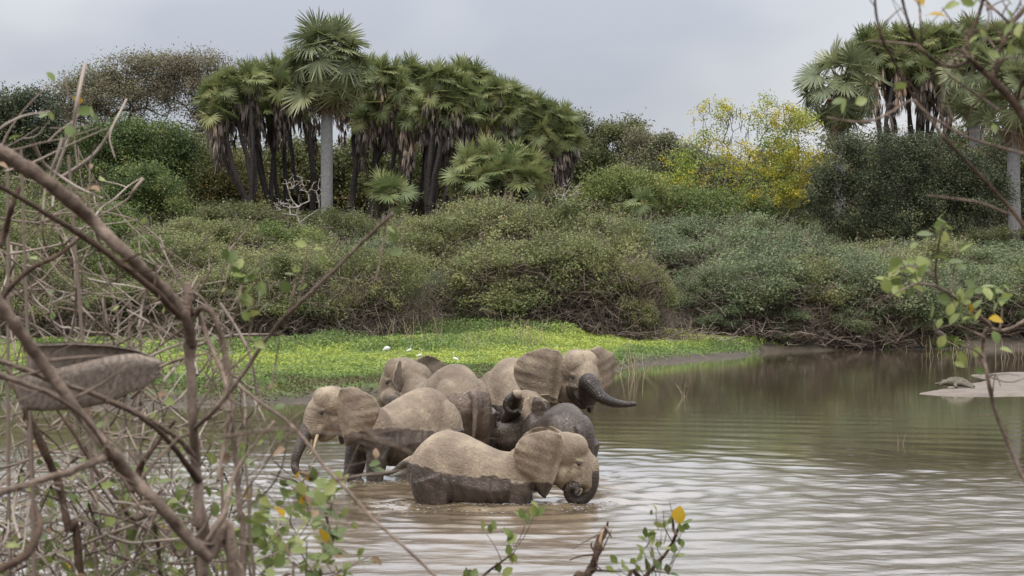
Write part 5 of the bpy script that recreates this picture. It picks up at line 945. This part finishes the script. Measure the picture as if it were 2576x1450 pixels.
tangle('dry twig tangle in front of the thicket at the left, behind the arching limb', [(-40, 620, 640, 880, 100, 90, 330, 3.2), (-40, 330, 480, 660, 24, 100, 300, 3.6)], 501, 260, 8.2, 14)
tangle('few thin dry twigs reaching up beside the umbrella tree', [(-60, 250, 300, 480, 16, 140, 330, 4.5)], 502, 60, 6.6, 16, lsize=(.03, .05))
tangle('dry twigs around the curled palm sheath', [(-40, 620, 860, 1110, 95, 90, 330, 3.8)], 503, 300, 7.4, 22)
tangle('leafy twigs low on the left behind the dark leaning stems', [(-40, 560, 1120, 1480, 120, 90, 340, 3.6), (-40, 440, 1280, 1480, 90, 90, 320, 4.0)], 504, 250, 7.0, 295, 'leafy undergrowth of the near bank', (.028, .05), 'leafy_shrub')
tangle('leafy sprays hanging before the tusked elephant and the water', [(540, 870, 1220, 1480, 46, 80, 240, 2.8), (700, 850, 1150, 1260, 6, 80, 160, 2.4)], 505, 720, 6.6, 240, 'leafy undergrowth of the near bank', (.028, .05), 'leafy_shrub')
tangle('thin twigs crossing the water left of the tusked elephant', [(500, 730, 960, 1220, 18, 120, 300, 2.6)], 506, 620, 6.2, 14, lsize=(.03, .048))
tangle('small leaved undergrowth at the bottom left corner behind the crossing stems', [(-40, 600, 1180, 1490, 150, 60, 220, 2.6), (-40, 480, 1330, 1490, 60, 60, 200, 2.6)], 507, 300, 8.6, 290, 'leafy undergrowth of the near bank', (.026, .044), 'leafy_shrub')
# -- overhanging branch, upper right
R = froot('overhanging_tree', 'dark branch with small leaves overhanging from the upper right corner', 2900, 5.0, 'tree')
limb(R, [(2422, 124, 8), (2440, 148, 10), (2470, 176, 11), (2500, 203, 12), (2549, 257, 14), (2580, 302, 16), (2640, 400, 20), (2720, 600, 26), (2820, 1000, 34), down(2900, 5.0, 44)], 5.0, M_FOREDARK, 'trunk')
limb(R, [(2428, 130, 8), (2444, 82, 7), (2460, 44, 6.5), (2472, 0, 6), (2480, -60, 5)], 5.0, M_FOREDARK)
limb(R, [(2442, 150, 6.5), (2413, 165, 6.5), (2388, 168, 6.5), (2359, 158, 6.5), (2325, 131, 6), (2301, 100, 5.5), (2284, 53, 5), (2270, 0, 5), (2262, -40, 4)], (5.0, 4.8), M_FOREDARK)
limb(R, [(2500, 198, 9), (2510, 146, 8), (2522, 109, 8), (2544, 63, 7.5), (2580, 18, 7), (2620, -40, 6)], (5.0, 5.1), M_FOREDARK)
limb(R, [(2544, 62, 5), (2510, 31, 4.5), (2483, 5, 4), (2460, -30, 3)], (5.1, 5.0), M_FORE)
limb(R, [(2556, 262, 7), (2568, 218, 6), (2582, 190, 6), (2610, 120, 5)], (5.0, 4.9), M_FOREDARK)
limb(R, [(2700, 640, 11), (2600, 590, 8), (2530, 512, 6.5), (2455, 432, 6), (2376, 348, 5.5), (2340, 301, 5.5), (2301, 250, 5), (2282, 218, 5), (2262, 187, 4.5), (2243, 143, 4.5), (2221, 102, 4), (2206, 48, 4), (2201, 0, 3.5), (2198, -40, 3)], (5.0, 4.7), M_FOREDARK)
limb(R, [(2660, 420, 8), (2576, 388, 5), (2450, 352, 4.5), (2376, 315, 4), (2320, 277, 4), (2291, 253, 3.5), (2230, 289, 3.5), (2170, 308, 3), (2080, 296, 2)], (4.9, 4.7), M_FORE)
limb(R, [(2376, 348, 3), (2300, 250, 2)], 4.8, M_FORE); limb(R, [(2212, 75, 2.5), (2235, 50, 2.5), (2258, 28, 2), (2272, 20, 1.5)], 4.75, M_FORE); limb(R, [(2320, 112, 3), (2316, 60, 3), (2312, 0, 2.5)], 4.9, M_FORE); limb(R, [(2440, 90, 3), (2400, 60, 2.5), (2370, 20, 2)], 5.0, M_FORE)
limb(R, [(2180, 103, 2), (2230, 106, 3), (2290, 112, 3), (2310, 115, 2)], 4.8, M_FORE); limb(R, [(2515, 280, 4), (2460, 240, 3.5), (2400, 200, 3), (2370, 170, 2)], 5.0, M_FORE); limb(R, [(2330, 492, 2), (2400, 500, 3), (2470, 512, 3.5), (2540, 540, 4)], 4.9, M_FORE)
r = T(930)
for (x, y, n, s) in ((2318, 15, 2, 14), (2316, 45, 2, 12), (2390, 68, 2, 12), (2420, 10, 5, 22), (2460, 40, 5, 26), (2510, 20, 6, 30), (2545, 110, 6, 28), (2560, 60, 5, 24), (2480, 110, 4, 24), (2530, 160, 4, 22), (2150, 255, 4, 16), (2165, 285, 3, 14), (2270, 213, 2, 8), (2390, 215, 1, 5), (2480, 320, 2, 14), (2340, 10, 2, 12), (2500, 70, 4, 26), (2570, 200, 3, 16)):
    for k in range(max(1, int(n * .65))): add_leaf(R, at(x + r.normal() * s, y + r.normal() * s, 4.9 + r.normal() * .08), (r.normal(), r.normal() * .5, r.normal()), r.uniform(.022, .038), r, LEAFY if r.random() < .02 else None)
for k in range(26):
    x, y = r.uniform(2380, 2590), r.uniform(-20, 190); a = r.uniform(0, 3.1); L = r.uniform(30, 90); limb(R, [(x, y, 2.6), (x + math.cos(a) * L * .5 + r.normal() * 5, y - math.sin(a) * L * .5, 2.2), (x + math.cos(a) * L, y - math.sin(a) * L, 1.6)], 5.0 + r.normal() * .1, M_FORE, 'twig', False, sides=5)
# -- sapling at the right
S_ = froot('sapling', 'slender grey sapling with olive leaves leaning in from the right edge', 2610, 6.5, 'sapling')
limb(S_, [(2494, 820, 6), (2476, 844, 7), (2473, 887, 7), (2483, 943, 7), (2500, 1020, 7), (2530, 1102, 8), (2560, 1172, 8), (2590, 1240, 9), (2620, 1400, 10), down(2650, 6.5, 12)], 6.5, M_FORE, 'stem')
limb(S_, [(2494, 820, 6), (2440, 777, 5.5), (2384, 737, 5), (2342, 718, 4.5), (2300, 716, 3), (2260, 735, 2)], (6.5, 6.2)); limb(S_, [(2484, 826, 6), (2520, 832, 6), (2555, 822, 6), (2600, 790, 6), (2680, 740, 7)], (6.5, 6.6)); limb(S_, [(2360, 725, 3), (2353, 687, 3), (2359, 633, 3), (2370, 568, 2)], (6.4, 6.2)); limb(S_, [(2390, 740, 3), (2398, 690, 2.5), (2405, 640, 2), (2404, 610, 1.5)], 6.35); limb(S_, [(2350, 700, 3), (2320, 680, 2.5), (2280, 670, 2), (2245, 690, 1.5)], 6.3); limb(S_, [(2478, 850, 3.5), (2440, 832, 3), (2400, 818, 2.5), (2350, 830, 1.5)], 6.4); limb(S_, [(2515, 830, 3), (2520, 780, 2.5), (2510, 750, 2)], 6.5); limb(S_, [(2473, 900, 3), (2450, 880, 2.5), (2420, 870, 1.5)], 6.45)
r = T(940)
for (x, y, n, s) in ((2372, 555, 3, 8), (2362, 590, 3, 10), (2355, 630, 3, 12), (2385, 655, 3, 10), (2404, 625, 2, 8), (2320, 660, 4, 16), (2285, 660, 5, 18), (2250, 690, 5, 16), (2240, 710, 3, 10), (2290, 700, 5, 18), (2330, 690, 4, 16), (2270, 740, 3, 14), (2420, 770, 5, 16), (2450, 740, 5, 18), (2510, 745, 6, 20), (2530, 720, 4, 14), (2480, 740, 4, 16), (2385, 850, 2, 8), (2395, 800, 4, 14), (2430, 810, 4, 14), (2510, 870, 2, 8), (2450, 905, 2, 8), (2425, 918, 2, 8), (2400, 770, 3, 12)):
    for k in range(n): add_leaf(S_, at(x + r.normal() * s, y + r.normal() * s, 6.35 + r.normal() * .08), (r.normal(), r.normal() * .4, r.normal() + .35), r.uniform(.026, .048), r)
add_leaf(S_, at(2486, 803, 6.4), (1, 0, -.05), .042, r, LEAFY); add_leaf(S_, at(2440, 790, 6.4), (.2, 0, 1), .03, r, LEAFY)
# -- sprigs at the bottom
Q = froot('sprig', 'small green sprig at the bottom below the front elephant', 1190, 8.5, 'sprig', 'leafy sprigs at the bottom edge')
limb(Q, [(1292, 1392, 2.5), (1264, 1412, 3), (1214, 1452, 4), (1150, 1540, 5), down(1100, 8.5, 6)], 8.5, M_FOREDARK, 'stem')
r = T(950)
for (x, y, tx, ty) in ((1280, 1400, 1322, 1320), (1290, 1394, 1345, 1296), (1262, 1412, 1222, 1340), (1275, 1405, 1280, 1362), (1282, 1400, 1292, 1412), (1240, 1432, 1258, 1440), (1230, 1440, 1180, 1470)):
    limb(Q, [(x, y, 1.6), ((x + tx) / 2 + 4, (y + ty) / 2, 1.3), (tx, ty, 1)], 8.5, M_FORE, 'twig', False, sides=5)
    for k in range(3): add_leaf(Q, at(tx + r.normal() * 7, ty + r.normal() * 7, 8.5), (r.normal() * .6, r.normal() * .3, .8 + r.normal() * .4), r.uniform(.035, .055), r)
St = froot('broken_stick', 'thick broken brown stick with a splintered tip at the bottom edge', 1440, 8.2, 'stick')
limb(St, [(1530, 1312, 2), (1522, 1340, 8), (1508, 1360, 13), (1500, 1395, 12), (1488, 1430, 13), (1474, 1455, 14), (1440, 1560, 15), down(1410, 8.2, 18)], 8.2, M_FOREDARK, 'stem'); limb(St, [(1516, 1335, 3), (1510, 1365, 5), (1520, 1385, 2)], 8.17, bark_mat('splintered wood', (.28, .17, .09), (.42, .28, .17), 30.0), 'splinter', False); limb(St, [(1538, 1352, 2), (1530, 1336, 3), (1524, 1322, 2)], 8.17, None, 'splinter', False)
Y = froot('sprig', 'leafy sprig with one yellow leaf at its tip beside the broken stick', 1570, 8.4, 'sprig', 'leafy sprigs at the bottom edge')
limb(Y, [(1692, 1292, 2.5), (1694, 1330, 4), (1700, 1345, 5.5), (1690, 1368, 5.5), (1668, 1402, 5.5), (1640, 1432, 6), (1618, 1458, 7), (1570, 1540, 8), down(1540, 8.4, 10)], 8.4, M_FOREDARK, 'stem'); limb(Y, [(1700, 1345, 4), (1708, 1325, 3), (1712, 1310, 2)], 8.4, M_FOREDARK)
add_leaf(Y, at(1708, 1318, 8.35), (0, 0, 1), .062, r, LEAFY)
for (x, y) in ((1650, 1288), (1680, 1325), (1724, 1318), (1722, 1330), (1664, 1330), (1626, 1360), (1615, 1380), (1630, 1352), (1700, 1385), (1695, 1395), (1642, 1408), (1640, 1375), (1600, 1415), (1608, 1425), (1592, 1440), (1630, 1440), (1660, 1430), (1672, 1448), (1555, 1430), (1548, 1440), (1700, 1400), (1715, 1375), (1650, 1445), (1620, 1400)):
    bx, by = min(1694, max(1620, x + (1660 - x) * .5)), y + 45; limb(Y, [(bx, by, 1.5), ((bx + x) / 2, (by + y) / 2 + 3, 1.2), (x, y, .9)], 8.4, M_FORE, 'twig', False, sides=5)
    for k in range(2): add_leaf(Y, at(x + r.normal() * 5, y + r.normal() * 5, 8.4 + r.normal() * .04), (r.normal() * .7, r.normal() * .3, .7 + r.normal() * .4), r.uniform(.028, .044), r)
